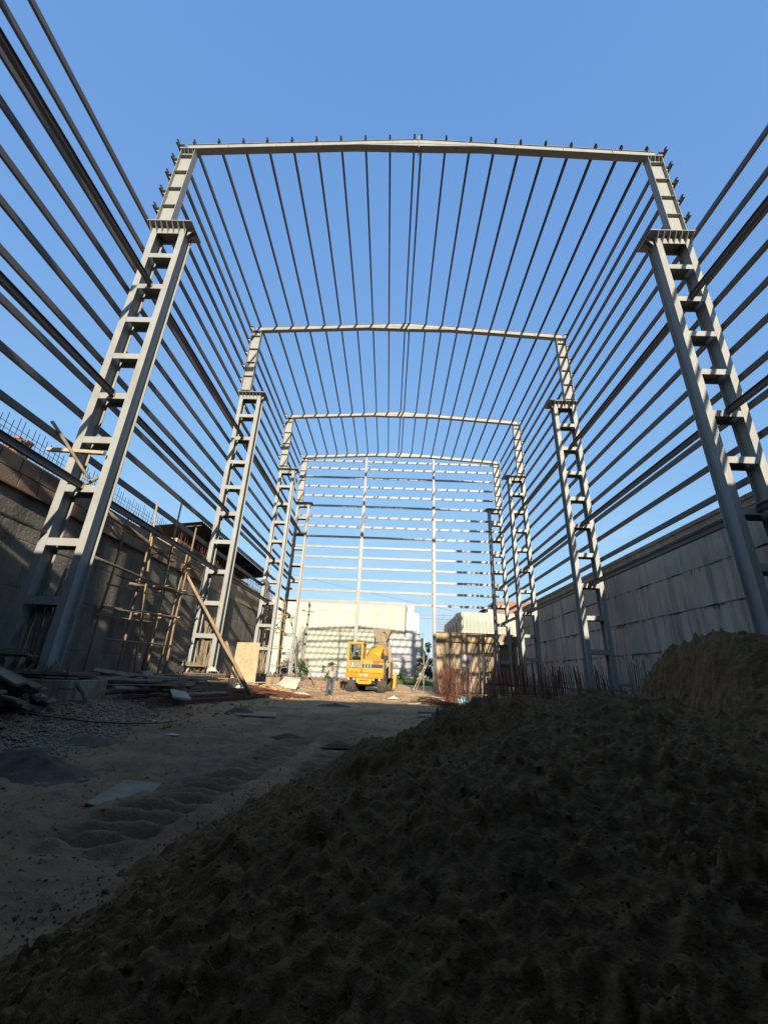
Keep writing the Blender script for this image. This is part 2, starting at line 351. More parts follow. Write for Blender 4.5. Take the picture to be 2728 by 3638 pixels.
pk2 = np.exp(-(((SX-1.45)/.5)**2+((SY-4.2)/.5)**2)); H += .07*pk2
for bxx, byy, rr_, hh in ((-.72, 4.55, .2, .08), (-.55, 3.15, .22, .10), (-.25, 3.0, .16, .08), (.3, 4.3, .15, .08), (.62, 4.1, .3, .10), (1.9, 4.2, .22, .08), (.62, 2.3, .11, .06), (1.2, 3.5, .3, .08), (-.95, 2.2, .3, .05), (2.1, 3.2, .25, .08), (-1.5, 3.9, .12, .05), (.1, 4.75, .2, .06)):
    q_ = ((SX-bxx)/rr_)**2+((SY-byy)/rr_)**2+.5*fbm(SX*6, SY*6, 55, 2); H += .8*hh*(1-sstep(.2, 1.9, q_))
cl1 = fbm(SX*2.2, SY*2.2, 42, 3); cl2 = np.abs(fbm(SX*7, SY*7, 45, 2)); cl3 = np.abs(fbm(SX*16, SY*16, 47, 2)); cl4 = fbm(SX*27, SY*27, 48, 1)
det = sstep(-.05, .35, D)
rough_mask = .70+.7*sstep(0, .45, fbm(SX*1.1, SY*1.1, 50, 2))+.25*sstep(3.6, 4.2, SY)
cl5 = np.abs(fbm(SX*34, SY*34, 52, 1))
H += det*rough_mask*(.045*cl1 + .020*(cl2-.3) + .046*(cl3-.3) + .012*cl4 + .040*(cl5-.3))
wn = np.random.RandomState(5).rand(*SX.shape)-.5
cl6 = fbm(SX*30, SY*30, 57, 2)
H += det*(.5+.5*rough_mask)*(.009*wn + .016*cl6)
rc = random.Random(91)
for k in range(900):                                  # clods lying on the slope, thicker towards the crest
    cy_ = 1.2+4.2*rc.random()**.7; cx_ = -.5+cy_*rc.uniform(-.55, .95); r_ = rc.choice((.018, .02, .024, .03, .036, .055))*rc.uniform(.8, 1.25)
    i0, i1 = int((cx_-2*r_-sx[0])/.0125), int((cx_+2*r_-sx[0])/.0125); j0, j1 = int((cy_-2*r_-syy[0])/.0125), int((cy_+2*r_-syy[0])/.0125)
    if i0 < 0 or j0 < 0 or i1 >= len(sx) or j1 >= len(syy) or D[(j0+j1)//2, (i0+i1)//2] < .05: continue
    lx = SX[j0:j1, i0:i1]; ly = SY[j0:j1, i0:i1]; q_ = ((lx-cx_)/r_)**2+((ly-cy_)/(r_*rc.uniform(.8, 1.3)))**2+.45*fbm(lx*22, ly*22, k, 2)
    H[j0:j1, i0:i1] += r_*rc.uniform(.45, .75)*np.sqrt(np.clip(1-q_, 0, 1))
H = np.clip(H, None, 1.10+.75*pk)
H = np.where(D < -.05, H-.12, H) + ground_z(SX, SY)
inside = (D > -.12)
keep = inside[:-1, :-1] & inside[1:, 1:] & inside[1:, :-1] & inside[:-1, 1:]
sand = tag(put('sand_heap', grid_mesh('sand_heap', sx, syy, H, 'sand', keep=keep)), 'big dark heap of damp sand filling the foreground', 'sand heap')

def crumb(b, p, s, rg):
    base = ((s, 0, 0), (0, s, 0), (-s, 0, 0), (0, -s, 0), (0, 0, s*.8), (0, 0, -s*.6))
    b.add([(p[0]+q[0]+rg.uniform(-.4, .4)*s, p[1]+q[1]+rg.uniform(-.4, .4)*s, p[2]+q[2]+rg.uniform(-.3, .3)*s) for q in base],
          [(0, 1, 4), (1, 2, 4), (2, 3, 4), (3, 0, 4), (1, 0, 5), (2, 1, 5), (3, 2, 5), (0, 3, 5)])
rg = random.Random(77); cb = MB(); nn = 0
while nn < 8000:
    y = .9+5.6*rg.random()**1.25; x = -.5+y*rg.uniform(-1.0, 1.0)
    i = int((x-sx[0])/.0125); j = int((y-syy[0])/.0125)
    if i < 0 or j < 0 or i >= len(sx) or j >= len(syy) or D[j, i] < -.30: continue
    if rg.random() > .25+.75*float(rough_mask[j, i])/1.3: continue
    s_ = rg.uniform(.003, .0075)*(1+.13*y)*(2.0 if rg.random() < .03 else 1)
    crumb(cb, (x, y, (float(H[j, i]) if D[j, i] > 0 else gh(x, y))+s_*.25), s_, rg); nn += 1
cb.build('sand_crumbs', 'sandcrumb', sand, smooth=True)['kind'] = 'stuff'

# ------------------------------------------------------------------ steel skeleton
FY = [9.35, 18.18, 26.81, 33.10]
steel = thing('steel_building_frame', (0, 21, 0), 'tall grey steel skeleton of an unclad shed with ladder columns, rafters and rails', 'steel frame')
BAT = [13.47, 12.1, 10.73, 9.35, 7.97, 6.57, 5.17, 3.78, 2.41]
GIRTZ = [19.66, 18.78, 17.85, 16.92, 15.98, 14.92, 13.85, 12.92, 12.0, 11.07, 10.15, 9.22, 8.29, 7.37, 6.42]
STRUTZ = [12.16, 8.03, 5.24]
EAVE, RIDGE = 19.62, 20.2

def column(i, y, s, upper=True):
    X = lambda a: s*a
    yc = y+.13
    if upper:   # upper shaft: web facing the camera
        b = MB(); b.box(X(8.425), X(8.44), y, y+.26, 14.85, 19.32); b.box(X(8.935), X(8.95), y, y+.26, 14.85, 19.32)
        b.box(X(8.44), X(8.935), yc-.005, yc+.005, 14.85, 19.32)
        c = b.build('column', 'steel', steel)
        for z in (19.0, 18.05, 17.1, 16.15, 15.2):
            MB().box(X(8.442), X(8.933), y+.012, yc-.006, z-.007, z+.007).build('stiffener', 'steel', c)
        MB().box(X(8.40), X(8.975), y-.03, y+.29, 19.322, 19.345).build('end_plate', 'steel', c)
        for k in range(3):
            xx = 8.53+k*.155; MB().prism([(X(xx), yc-.006, 19.32), (X(xx), yc-.006, 19.10), (X(xx), y-.02, 19.32)], (.01, 0, 0)).build('rib', 'steel', c)
        p = MB().box(X(7.47), X(8.94), y-.31, y+.46, 14.82, 14.85)
        cp_ = p.build('cap_plate', 'steel', c)
    else:
        c = MB().box(X(7.47), X(8.94), y-.31, y+.46, 14.82, 14.85).build('column', 'steel', steel)
    yf = y-.09; yb = y+.33
    for k in range(7):   # ribs under the cap plate
        xx = 7.735+k*.187
        MB().prism([(X(xx)-.005, yf, 14.82), (X(xx)-.005, yf, 14.50), (X(xx)-.005, y-.29, 14.78), (X(xx)-.005, y-.29, 14.82)], (.01, 0, 0)).build('rib', 'steel', c)
    for yy in (y-.0, y+.18):
        MB().prism([(X(7.70), yy, 14.82), (X(7.70), yy, 14.55), (X(7.50), yy, 14.82)], (0, .012, 0)).build('bracket', 'steel', c)
    for a, b_ in ((7.715, 7.905), (8.66, 8.86)):
        m = (a+b_)/2; q = MB()
        q.box(X(a), X(b_), yf, yf+.016, .95, 14.82); q.box(X(a), X(b_), yb-.016, yb, .95, 14.82)
        q.box(X(m-.006), X(m+.006), yf+.016, yb-.016, .95, 14.82)
        q.build('leg', 'steel', c)
    top = MB(); top.box(X(7.907), X(8.658), yf+.004, yf+.018, 14.52, 14.82); top.box(X(7.907), X(8.658), yb-.018, yb-.004, 14.52, 14.82); top.box(X(7.907), X(8.658), yf+.018, yb-.018, 14.70, 14.715)
    top.build('head_beam', 'steel', c)
    for z in BAT:
        q = MB(); q.box(X(7.907), X(8.658), yf+.004, yf+.018, z-.093, z+.093); q.box(X(7.907), X(8.658), yb-.018, yb-.004, z-.093, z+.093)
        q.box(X(7.907), X(8.658), yf+.018, yb-.018, z+.06, z+.072); q.build('batten', 'steel', c)
    # girt cleats
    for k, z in enumerate(GIRTZ):
        if k < 5 and upper:
            q = MB(); q.prism([(X(8.952), yc, z+.06), (X(8.952), yc, z-.17), (X(9.20), yc, z+.06)], (0, .01, 0)); q.box(X(8.952), X(9.22), y+.05, y+.22, z+.061, z+.071)
            q.build('cleat', 'steel', c)
        elif k >= 5 and z < 14.5:
            MB().box(X(8.862), X(8.97), y-.06, y+.1, z-.11, z-.10).build('cleat', 'rustplate', c)
    # base
    bp = MB().box(X(6.99), X(9.02), y-.36, y+.62, .905, .945).build('base_plate', 'rustplate', c)
    MB().box(X(7.02), X(9.0), y-.33, y+.6, .845, .868).build('levelling_plate', 'rustplate', c)
    for k in range(9):
        xx = 7.12+k*.215
        MB().prism([(X(xx), yf-.001, .946), (X(xx), yf-.001, 1.14), (X(xx), y-.29, .946)], (.012, 0, 0)).build('gusset', 'rustplate', c)
    MB().prism([(X(7.71), y+.1, .946), (X(7.71), y+.1, 1.2), (X(7.42), y+.1, .946)], (0, .012, 0)).build('gusset', 'steel', c)
    for k in range(5):
        xx = 7.06+k*.47
        MB().cyl((X(xx), y-.30, .79), (X(xx), y-.30, 1.06), .016, n=8).build('anchor_bolt', 'rustplate', c)
    return c

for i, y in enumerate(FY):
    for s in (-1, 1): column(i, y, s)
for s in (-1, 1): column(-1, .55, s, upper=False)

def rafter(y, s):
    def zt(x): return lerp(EAVE, RIDGE, 1-abs(x)/8.756)
    def zb(x):  # haunch towards the ridge
        a = abs(x); d = .26 if a > 2.4 else .26+.18*(2.4-a)/2.4
        return zt(x)-d
    xs = [8.76, 6.0, 4.0, 2.4, 1.2, .012]
    q = MB(); y0, y1, ym = y, y+.24, y+.035
    for a, b in zip(xs, xs[1:]):
        A, B = s*a, s*b
        q.prism([(A, y0, zt(a)), (B, y0, zt(b)), (B, y0, zt(b)-.014), (A, y0, zt(a)-.014)], (0, .24, 0))
        q.prism([(A, y0, zb(a)), (B, y0, zb(b)), (B, y0, zb(b)+.014), (A, y0, zb(a)+.014)], (0, .24, 0))
        q.prism([(A, ym-.005, zb(a)+.014), (B, ym-.005, zb(b)+.014), (B, ym-.005, zt(b)-.014), (A, ym-.005, zt(a)-.014)], (0, .01, 0))
    r = q.build('rafter', 'steel', steel)
    # second flange line of the haunch
    MB().prism([(s*2.4, y0+.02, zt(2.4)-.20), (s*.02, y0+.02, zt(0)-.25), (s*.02, y0+.02, zt(0)-.238), (s*2.4, y0+.02, zt(2.4)-.19)], (0, .1, 0)).build('haunch_flange', 'steel', r)
    for a in (7.2, 5.4, 3.6, 1.8):
        MB().box(s*a-.005, s*a+.005, y0+.004, ym-.006, zb(a)+.015, zt(a)-.015).build('stiffener', 'steel', r)
    MB().prism([(s*.003, y0-.03, zt(0)+.10), (s*.003, y0-.03, zb(0)-.14), (s*.003, y1+.02, zb(0)-.14), (s*.003, y1+.02, zt(0)+.10)], (s*.016, 0, 0)).build('splice_plate', 'steel', r)
for y in FY:
    for s in (-1, 1): rafter(y, s)

# purlins (cold formed C) on top of the rafters
PX = [.135, 1.07, 2.0, 2.93, 3.86, 4.79, 5.73, 6.63, 7.56, 8.49]
for s in (-1, 1):
    for k, x in enumerate(PX):
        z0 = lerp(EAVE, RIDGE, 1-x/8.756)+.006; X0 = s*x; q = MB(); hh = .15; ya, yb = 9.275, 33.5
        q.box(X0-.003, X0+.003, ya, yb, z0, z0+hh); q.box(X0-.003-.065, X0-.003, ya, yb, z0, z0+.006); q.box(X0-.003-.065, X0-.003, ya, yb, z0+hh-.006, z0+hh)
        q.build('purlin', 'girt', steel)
# side girts
for s in (-1, 1):
    for k, z in enumerate(GIRTZ):
        ya = 9.30 if k < 5 else .3
        X0 = s*(9.15 if k < 5 else 8.975); q = MB(); hh = .175
        if k < 5: z = z+.10
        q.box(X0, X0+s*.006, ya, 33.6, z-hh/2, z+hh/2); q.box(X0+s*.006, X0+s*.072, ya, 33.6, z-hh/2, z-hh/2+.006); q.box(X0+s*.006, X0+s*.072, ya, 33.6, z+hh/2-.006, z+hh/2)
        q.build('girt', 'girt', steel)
# strut beams between the ladder columns
for s in (-1, 1):
    ys = [.55]+FY
    for a, b in zip(ys, ys[1:]):
        for z in STRUTZ:
            q = MB(); x = s*8.28; y0, y1 = a+.34, b-.095
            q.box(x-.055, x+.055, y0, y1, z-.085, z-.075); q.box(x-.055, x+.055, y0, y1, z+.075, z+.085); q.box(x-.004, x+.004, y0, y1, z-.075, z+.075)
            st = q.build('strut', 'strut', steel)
            MB().box(x-.07, x+.07, y1+.001, y1+.006, z-.11, z+.07).build('end_cleat', 'rustplate', st)
# gable wall
for s in (-1, 1):
    x = s*3.04; q = MB(); y0 = 33.12
    q.box(x-.12, x+.12, y0, y0+.016, 0.1, 14.9); q.box(x-.12, x+.12, y0+.25, y0+.266, .1, 14.9); q.box(x-.006, x+.006, y0+.016, y0+.25, .1, 14.9)
    q.box(x-.085, x+.085, y0+.03, y0+.04, 14.9, 19.6); q.box(x-.085, x+.085, y0+.2, y0+.21, 14.9, 19.6); q.box(x-.005, x+.005, y0+.04, y0+.2, 14.9, 19.6)
    gc = q.build('gable_column', 'steel', steel)
    MB().box(x-.22, x+.22, y0-.1, y0+.36, .14, .17).build('base_plate', 'rustplate', gc)
    MB().box(x-.14, x+.14, y0-.01, y0+.28, 14.9, 14.92).build('splice_plate', 'steel', gc)
for z in [19.30, 18.52, 17.62, 16.70, 15.78, 14.83, 13.82, 12.92, 12.0, 11.09, 10.2, 9.29, 8.33, 7.41, 6.48]:
    q = MB(); q.box(-8.9, 8.9, 33.40, 33.406, z-.09, z+.09); q.box(-8.9, 8.9, 33.406, 33.47, z-.09, z-.084); q.box(-8.9, 8.9, 33.406, 33.47, z+.084, z+.09)
    q.build('gable_girt', 'steel', steel)

# ------------------------------------------------------------------ concrete pedestals
names = {0: 'nearest', 1: 'second', 2: 'third', 3: 'farthest'}
for i, y in enumerate(FY):
    for s in (-1, 1):
        g0 = gz(s*7.5, y)-.25
        q = MB(); q.prism([(s*6.83, y-.42, g0), (s*9.1, y-.42, g0), (s*9.06, y-.40, .80), (s*6.87, y-.40, .80)], (0, 1.2, 0))
        o = q.build('concrete_pedestal', 'pedestal', bevel=.02)
        tag(o, f"concrete pedestal carrying the {names[i]} ladder column on the {'left' if s < 0 else 'right'} side", 'pedestal', 'column pedestals')

# ------------------------------------------------------------------ retaining walls
def rough_lift(y0, y1, z0, z1, xf, s, seed, thick=.35, amp=.012, m='concrete', step=.22, rec=.02):
    """one pour of a wall: front face at xf (facing -s), body behind it"""
    ny = max(2, int((y1-y0)/step)); nz = max(8, int((z1-z0)/.15))
    ys = np.linspace(y0, y1, ny); zs = np.concatenate([[z0, z0+.012], np.linspace(z0+.03, z1-.03, nz-4), [z1-.012, z1]])
    YY, ZZ = np.meshgrid(ys, zs)
    off = amp*fbm(YY*.7, ZZ*1.3, seed, 4)
    edge = np.minimum(ZZ-z0, z1-ZZ); off = off - rec*(edge < .002)
    zw = ZZ + np.where((ZZ > z1-.01), .03*fbm(YY*1.2, YY*0+seed, seed+3, 3), 0)
    v = [(xf-s*off[j, i], YY[j, i], zw[j, i]) for j in range(nz) for i in range(ny)]
    f = []
    for j in range(nz-1):
        for i in range(ny-1):
            a = j*ny+i; q = (a, a+1, a+1+ny, a+ny); f.append(q if s < 0 else q[::-1])
    n0 = len(v)
    xb = xf+s*thick
    v += [(xb, y0, z0), (xb, y1, z0), (xb, y1, z1), (xb, y0, z1)]
    b = (n0, n0+1, n0+2, n0+3); f.append(b if s > 0 else b[::-1])
    f.append(tuple(range((nz-1)*ny, nz*ny))+(n0+2, n0+3)); f.append(tuple(range(ny))[::-1]+(n0, n0+1))
    f.append(tuple(j*ny for j in range(nz))+(n0+3, n0)); f.append(tuple(j*ny+ny-1 for j in range(nz))[::-1]+(n0+1, n0+2))
    b_ = MB(); b_.v = v; b_.f = f; return b_.mesh('lift', m, True)
rw = thing('retaining_wall', (9.6, 20, 0), 'long bare grey concrete wall with pour lines behind the right columns', 'wall')
zz = [-.3, 1.18, 2.34, 3.57, 4.80, 5.95]
for k in range(5):
    put('lift', rough_lift(.6, 33.6, zz[k]+.006, zz[k+1]-.006, 9.46+.012*((k*7) % 3), 1, 60+k), rw)
MB().box(9.50, 9.8, .6, 33.6, -.3, 5.9).build('core', 'concrete', rw)
q = MB(); q.box(9.38, 9.82, .6, 33.65, 6.16, 6.30); q.box(9.44, 9.80, .6, 33.62, 5.96, 6.16)
q.build('coping', 'concrete', rw, bevel=.015)
# fins of grout hanging at the joints
for k in range(1, 5):
    q = MB()
    for _ in range(90):
        y = R.uniform(8, 33); l = R.uniform(.05, .22)
        q.box(9.445, 9.47, y, y+R.uniform(.01, .03), zz[k]-l*R.random(), zz[k]+R.uniform(-.01, .03))
    for _ in range(26):
        y = R.uniform(8, 33); q.box(9.435, 9.47, y, y+R.uniform(.2, .9), zz[k]-.012, zz[k]+.016)
    o = q.build('grout_drips', 'concrete_l', rw); o['kind'] = 'stuff'

lw = thing('retaining_wall', (-9.6, 18, 0), 'mouldy brown concrete wall with shutter panels along its top behind the left columns', 'wall')
zl = [-.2, 1.45, 2.75, 3.85, 4.9]
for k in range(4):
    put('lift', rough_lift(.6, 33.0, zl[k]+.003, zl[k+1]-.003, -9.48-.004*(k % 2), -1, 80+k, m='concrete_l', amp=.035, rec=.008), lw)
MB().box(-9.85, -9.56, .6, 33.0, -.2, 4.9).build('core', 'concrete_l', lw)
for row in range(2):
    y = 4.0; k = 0
    while y < 19.2:
        w = .60+R.uniform(-.04, .04); z0 = 4.93+row*.36
        MB().box(-9.60, -9.385-R.uniform(0, .025), y+.015, y+w-.015, z0, z0+.335).build('shutter_panel', 'panel', lw)
        for zz_ in (z0+.02, z0+.30):
            pass
        y += w
MB().box(-9.66, -9.36, 4.0, 19.3, 4.895, 4.928).build('waler', 'rustplate', lw)
MB().box(-9.66, -9.42, 4.0, 19.3, 5.63, 5.68).build('waler', 'oldwood', lw)
put('upper_wall', rough_lift(19.35, 33.0, 4.93, 6.12, -9.50, -1, 95, m='plaster', amp=.02), lw)
MB().box(-9.75, -9.46, 19.3, 33.0, 4.86, 4.93).build('ledge', 'plaster', lw)

# rebar helpers -------------------------------------------------------------
BARM = {}
def bar_mesh(m, n=5):
    if m not in BARM: BARM[m] = MB().cyl((0, 0, 0), (0, 0, 1), 1, n=n).mesh('bar', m)
    return BARM[m]
def rod(name, parent, p, q, r, m='rebar'):
    p = Vector(p); q = Vector(q); d = q-p
    M = Matrix.Translation(p) @ d.to_track_quat('Z', 'Y').to_matrix().to_4x4() @ Matrix.Diagonal((r, r, d.length, 1))
    return put(name, bar_mesh(m), parent, M)

# mesh of bars standing on the left wall
rm = thing('rebar_mesh', (-9.8, 10, 5.6), 'upright mesh of thin crossed bars standing on top of the left wall', 'rebar mesh')
y = 5.2
while y < 16.3:
    j = R.uniform(-.02, .02); rod('bar', rm, (-9.8, y, 5.5), (-9.8+R.uniform(-.02, .02), y+j, 6.60+R.uniform(-.06, .14)), .008, 'rebar_grey'); y += .155
for z in (5.82, 5.97, 6.12, 6.27, 6.41): rod('bar', rm, (-9.785, 5.2, z), (-9.785, 16.3, z), .007, 'rebar_grey')
y = 5.25
while y < 16.3:
    rod('bar', rm, (-9.95, y, 5.5), (-9.95, y, 6.35+R.uniform(-.05, .08)), .007, 'rebar_grey'); y += .31
rs = thing('starter_bars', (-9.7, 25, 6.0), 'rusty starter bars sticking up from the left wall under the tin roof', 'rebar')
y = 16.4
while y < 32.5:
    rod('bar', rs, (-9.72, y, 5.6), (-9.72+R.uniform(-.05, .05), y+R.uniform(-.08, .08), 6.85+R.uniform(-.25, .15)), .010); y += .16
for z in (6.3, 6.6): rod('bar', rs, (-9.70, 16.4, z), (-9.70, 32.5, z), .009)
# brick stub behind the mesh
bs = thing('brick_pier', (-10.5, 9.45, 5.5), 'short broken brick pier behind the bar mesh on the left wall', 'brick pier')
MB().box(-10.68, -10.34, 9.26, 9.64, 4.6, 5.6).build('core', 'pedestal', bs)
bm_ = MB().box(-.11, .11, -.052, .052, 0, .07).mesh('brick', 'brick')
for c in range(13):
    for a in range(2):
        for b in range(3):
            if c > 10 and R.random() < .35: continue
            off = .03*(c % 2)
            put('brick', bm_, bs, Matrix.Translation((-10.62+a*.232+R.uniform(-.008, .008), 9.34+b*.115+off, 5.62+c*.083)) @ Matrix.Rotation(R.uniform(-.04, .04), 4, 'Z'))
# tin roofed shed beyond the left wall
sh = thing('tin_roof_shed', (-14, 27, 0), 'rusty brown shed with dark corrugated tin roof beyond the left wall', 'shed')
MB().box(-17.5, -12.3, 21.6, 34.2, .2, 7.75).build('wall', 'plaster', sh)
MB().box(-12.29, -12.25, 21.9, 34.0, 4, 7.6).build('eave_shade', 'shadewindow', sh)  # dark sheet painting the eave's shade onto the wall
q = MB(); n = 150
for k in range(n):
    y0 = 21.2+13.6*k/n; y1 = 21.2+13.6*(k+1)/n; d0 = .035*math.sin(k*math.pi/1.5); d1 = .035*math.sin((k+1)*math.pi/1.5)
    q.add([(-10.95, y0, 8.62+d0), (-10.95, y1, 8.62+d1), (-18, y1, 7.75+d1), (-18, y0, 7.75+d0), (-10.95, y0, 8.60+d0), (-10.95, y1, 8.60+d1), (-18, y1, 7.73+d1), (-18, y0, 7.73+d0)],
          [(0, 1, 2, 3), (7, 6, 5, 4), (0, 4, 5, 1), (2, 6, 7, 3)])
q.build('roof', 'tin', sh)
for y in (21.5, 24.5, 27.5, 30.5, 33.8):
    MB().bar((-11.1, y, 8.52), (-12.3, y, 8.38), .06, .10).build('roof_joist', 'oldwood', sh)

# ------------------------------------------------------------------ unseen closed shed behind the camera, shaped to shade the foreground
bh = thing('shade_shed', (0, -7, 0), 'unseen dark clad shed behind the viewpoint, shaped to shade the foreground', 'shed')
MB().box(-14, 14, -16, -15.8, -.2, 6.9).build('shade_back_wall', 'shedgrey', bh)
for s in (-1, 1): MB().box(s*13.8, s*14, -15.8, -.3, -.2, 6.6).build('shade_side_wall', 'shedgrey', bh)
MB().prism([(-14.2, -16.2, 7.0), (-14.2, -.25, 6.55), (-14.2, -.25, 6.65), (-14.2, -16.2, 7.1)], (28.4, 0, 0)).build('roof', 'shedgrey', bh)
MB().prism([(7.4, -16.3, 9.3), (7.4, -.4, 8.95), (7.4, -.4, 9.07), (7.4, -16.3, 9.42)], (7.0, 0, 0)).build('shade_bay_roof', 'shedgrey', bh)  # unseen taller bay, added to shade the right side
MB().box(7.5, 14, -.6, -.42, 6.66, 8.98).build('shade_bay_front', 'shedgrey', bh)
MB().box(7.5, 14, -16, -15.8, 6.95, 9.3).build('shade_bay_back', 'shedgrey', bh)
MB().box(13.8, 14, -15.8, -.62, 6.7, 9.0).build('high_bay_side', 'shedgrey', bh)
MB().box(7.5, 7.6, -15.8, -.62, 6.7, 9.0).build('high_bay_side', 'shedgrey', bh)
MB().prism([(-7.4, -.25, 6.50), (-7.4, 1.2, 6.06), (-7.4, 1.2, 6.12), (-7.4, -.25, 6.60)], (14.8, 0, 0)).build('shade_canopy', 'shedgrey', bh)  # unseen overhang added to darken the sand

# ------------------------------------------------------------------ end wall in shuttering, right of the entrance
ew = thing('end_wall', (6.3, 33.8, 0), 'brown concrete end wall with yellow shutter boards along its top', 'wall')
q = rough_lift(0, 6.25, -.1, 1.25, 0, 1, 120, m='plaster', amp=.02)
RZ = Matrix(((0, 1, 0, 3.22), (1, 0, 0, 33.62), (0, 0, 1, 0), (0, 0, 0, 1)))
def end_lift(z0, z1, sd, off=0.0):
    me = rough_lift(0, 6.0, z0, z1, 0, 1, sd, m='plaster', amp=.025)
    me.transform(Matrix(((0, 1, 0, 3.24), (1, 0, 0, 33.64+off), (0, 0, 1, 0), (0, 0, 0, 1)))); me.flip_normals(); return me
for k, (a, b) in enumerate(((-.1, 1.22), (1.24, 2.84), (2.86, 3.84))): put('lift', end_lift(a, b, 121+k, .01*k), ew)
MB().box(3.26, 9.52, 33.75, 34.0, -.1, 3.84).build('core', 'plaster', ew)
x = 3.22
while x < 8.9:
    w = R.uniform(.34, .56); MB().box(x+.006, x+w-.006, 33.52-R.uniform(0, .03), 33.60, 3.88, 4.42+R.uniform(-.02, .02)).build('shutter_board', 'shutter', ew); x += w
MB().box(3.18, 9.25, 33.46, 33.51, 3.80, 3.87).build('waler', 'oldwood', ew)
MB().box(8.9, 9.5, 33.6, 33.9, 3.84, 4.4).build('corner_fill', 'plaster', ew)
MB().box(3.18, 9.25, 33.42, 33.75, 4.45, 4.50).build('waler', 'oldwood', ew)
er = thing('starter_bars', (6, 33.7, 4.4), 'thin bars rising from the shuttered end wall in front of the white building', 'rebar')
x = 3.25
while x < 9.2:
    rod('bar', er, (x, 33.68, 4.3), (x+R.uniform(-.03, .03), 33.68, 5.85+R.uniform(-.35, .12)), .009, 'rebar_grey'); x += .165
for z in (4.75, 4.92, 5.1, 5.28): rod('bar', er, (3.2, 33.66, z), (9.25, 33.66, z), .007, 'rebar_grey')
for p, q in (((3.55, 33.3, 3.4), (4.5, 32.6, .3)), ((4.35, 33.45, 4.5), (4.75, 32.8, .3)), ((6.9, 33.45, 4.45), (7.25, 32.9, .3))):
    o = MB().tube([p, tuple(lerp(a, b, .5)+R.uniform(-.03, .03) for a, b in zip(p, q)), q], [.03, .034, .038]).build('timber_prop', 'bamboo')
    tag(o, 'slim timber prop leaning on the shuttered end wall', 'prop', 'props on the end wall')
# laundry
for k, (x0, x1, z0, z1, m, lb) in enumerate(((4.62, 5.02, 1.95, 2.78, 'cloth', 'large white cloth hanging on the bars before the end wall'), (5.05, 5.40, 2.3, 2.75, 'purple', 'purple cloth hanging next to the large white cloth'), (5.85, 6.12, 1.85, 2.80, 'cloth', 'narrow white cloth hanging by the tall dark bars'))):
    nx, nz = 9, 9; v = []; f = []
    for j in range(nz):
        for i in range(nx):
            a = i/(nx-1); b = j/(nz-1); v.append((lerp(x0, x1, a)+.03*math.sin(b*5+k), 31.0+.05*math.sin(a*9+k)*b, lerp(z1, z0, b)-.04*math.sin(a*math.pi)))
    for j in range(nz-1):
        for i in range(nx-1): a = j*nx+i; f.append((a, a+1, a+1+nx, a+nx))
    b = MB(); b.v = v; b.f = f; o = b.build('hanging_cloth', m, smooth=True)
    so_ = o.modifiers.new('thick', 'SOLIDIFY'); so_.thickness = .012; tag(o, lb, 'cloth', 'laundry')

# ------------------------------------------------------------------ starter bars of the footings on the right
def bars(label, loc, pts, group='footing starter bars'):
    t = thing('starter_bars', loc, label, 'rebar', group)
    for p, q, r, m in pts: rod('bar', t, p, q, r, m)
    return t
P = []
for k in range(100):
    y = lerp(20.5, 32.6, k/99)+R.uniform(-.08, .08); x = 2.75+.02*(y-20)+R.uniform(-.12, .12); P.append(((x, y, -.1), (x+R.uniform(-.16, .10), y+R.uniform(-.1, .1), R.uniform(1.15, 1.85)), .011, 'rebar'))
for k in range(40):
    y = lerp(20.5, 32.6, k/39)+R.uniform(-.1, .1); x = 3.5+R.uniform(-.2, .2); P.append(((x, y, -.1), (x+R.uniform(-.18, .14), y, R.uniform(1.2, 1.95)), .011, 'rebar'))
for z in (.35, .62, .9): P.append(((2.62, 20.3, z), (3.1, 32.6, z+.05), .010, 'rebar')); P.append(((3.3, 20.3, z), (3.8, 32.6, z), .010, 'rebar'))
bars('red rusty bars in a long dense row beside the entrance', (3.2, 26, 0), P)
P = []
for k in range(26):
    x = R.uniform(3.1, 4.7); y = R.uniform(19.8, 22); P.append(((x, y, 0), (x+R.uniform(-.1, .12), y+R.uniform(-.05, .05), R.uniform(1.7, 2.45)), .013, 'rebar_grey'))
for z in (.4, .75): P.append(((3.0, 20.2, z), (4.8, 20.2, z), .011, 'rebar'))
bars('tall dark bars standing nearest the entrance, taller than the rest', (3.9, 21, 0), P)
P = []
for k in range(150):
    x = lerp(4.5, 9.1, k/149)+R.uniform(-.05, .05); y = 19.4+R.uniform(-1.0, .8); P.append(((x, y, 0), (x-.05+R.uniform(-.10, .06), y+R.uniform(-.08, .08), R.uniform(1.35, 2.0)), .013, 'rebar'))
for k in range(34):
    x = lerp(4.9, 8.6, k/33); y = 23.5+R.uniform(-.4, .4); P.append(((x, y, 0), (x+R.uniform(-.08, .06), y, R.uniform(1.25, 1.8)), .011, 'rebar'))
for z in (.55, .68, .95): P.append(((4.4, 19.4, z), (9.0, 19.4, z), .011, 'rebar')); P.append(((4.6, 23.4, z), (8.9, 23.4, z), .011, 'rebar'))
bars('dark rusty bars in a long row in front of the second right column', (6.8, 20, 0), P)
P = [((8.42+.085*k, 16.5+R.uniform(-.1, .1), 0), (8.50+.075*k-.02, 16.5+R.uniform(-.1, .1), R.uniform(1.75, 2.15)), .012, 'rebar_grey') for k in range(9)]
P += [((8.3, 16.45, z), (9.2, 16.45, z), .01, 'rebar_grey') for z in (.8, 1.0)]
bars('separate clump of dark bars against the right wall just behind the sand', (8.8, 16.5, 0), P)
fs = MB().prism([(4.0, 20.0, .0), (7.4, 20.0, .0), (7.4, 20.0, .2), (4.0, 20.0, .2)], (0, 5.2, 0)).build('footing_slab', 'whiteboard', bevel=.02)
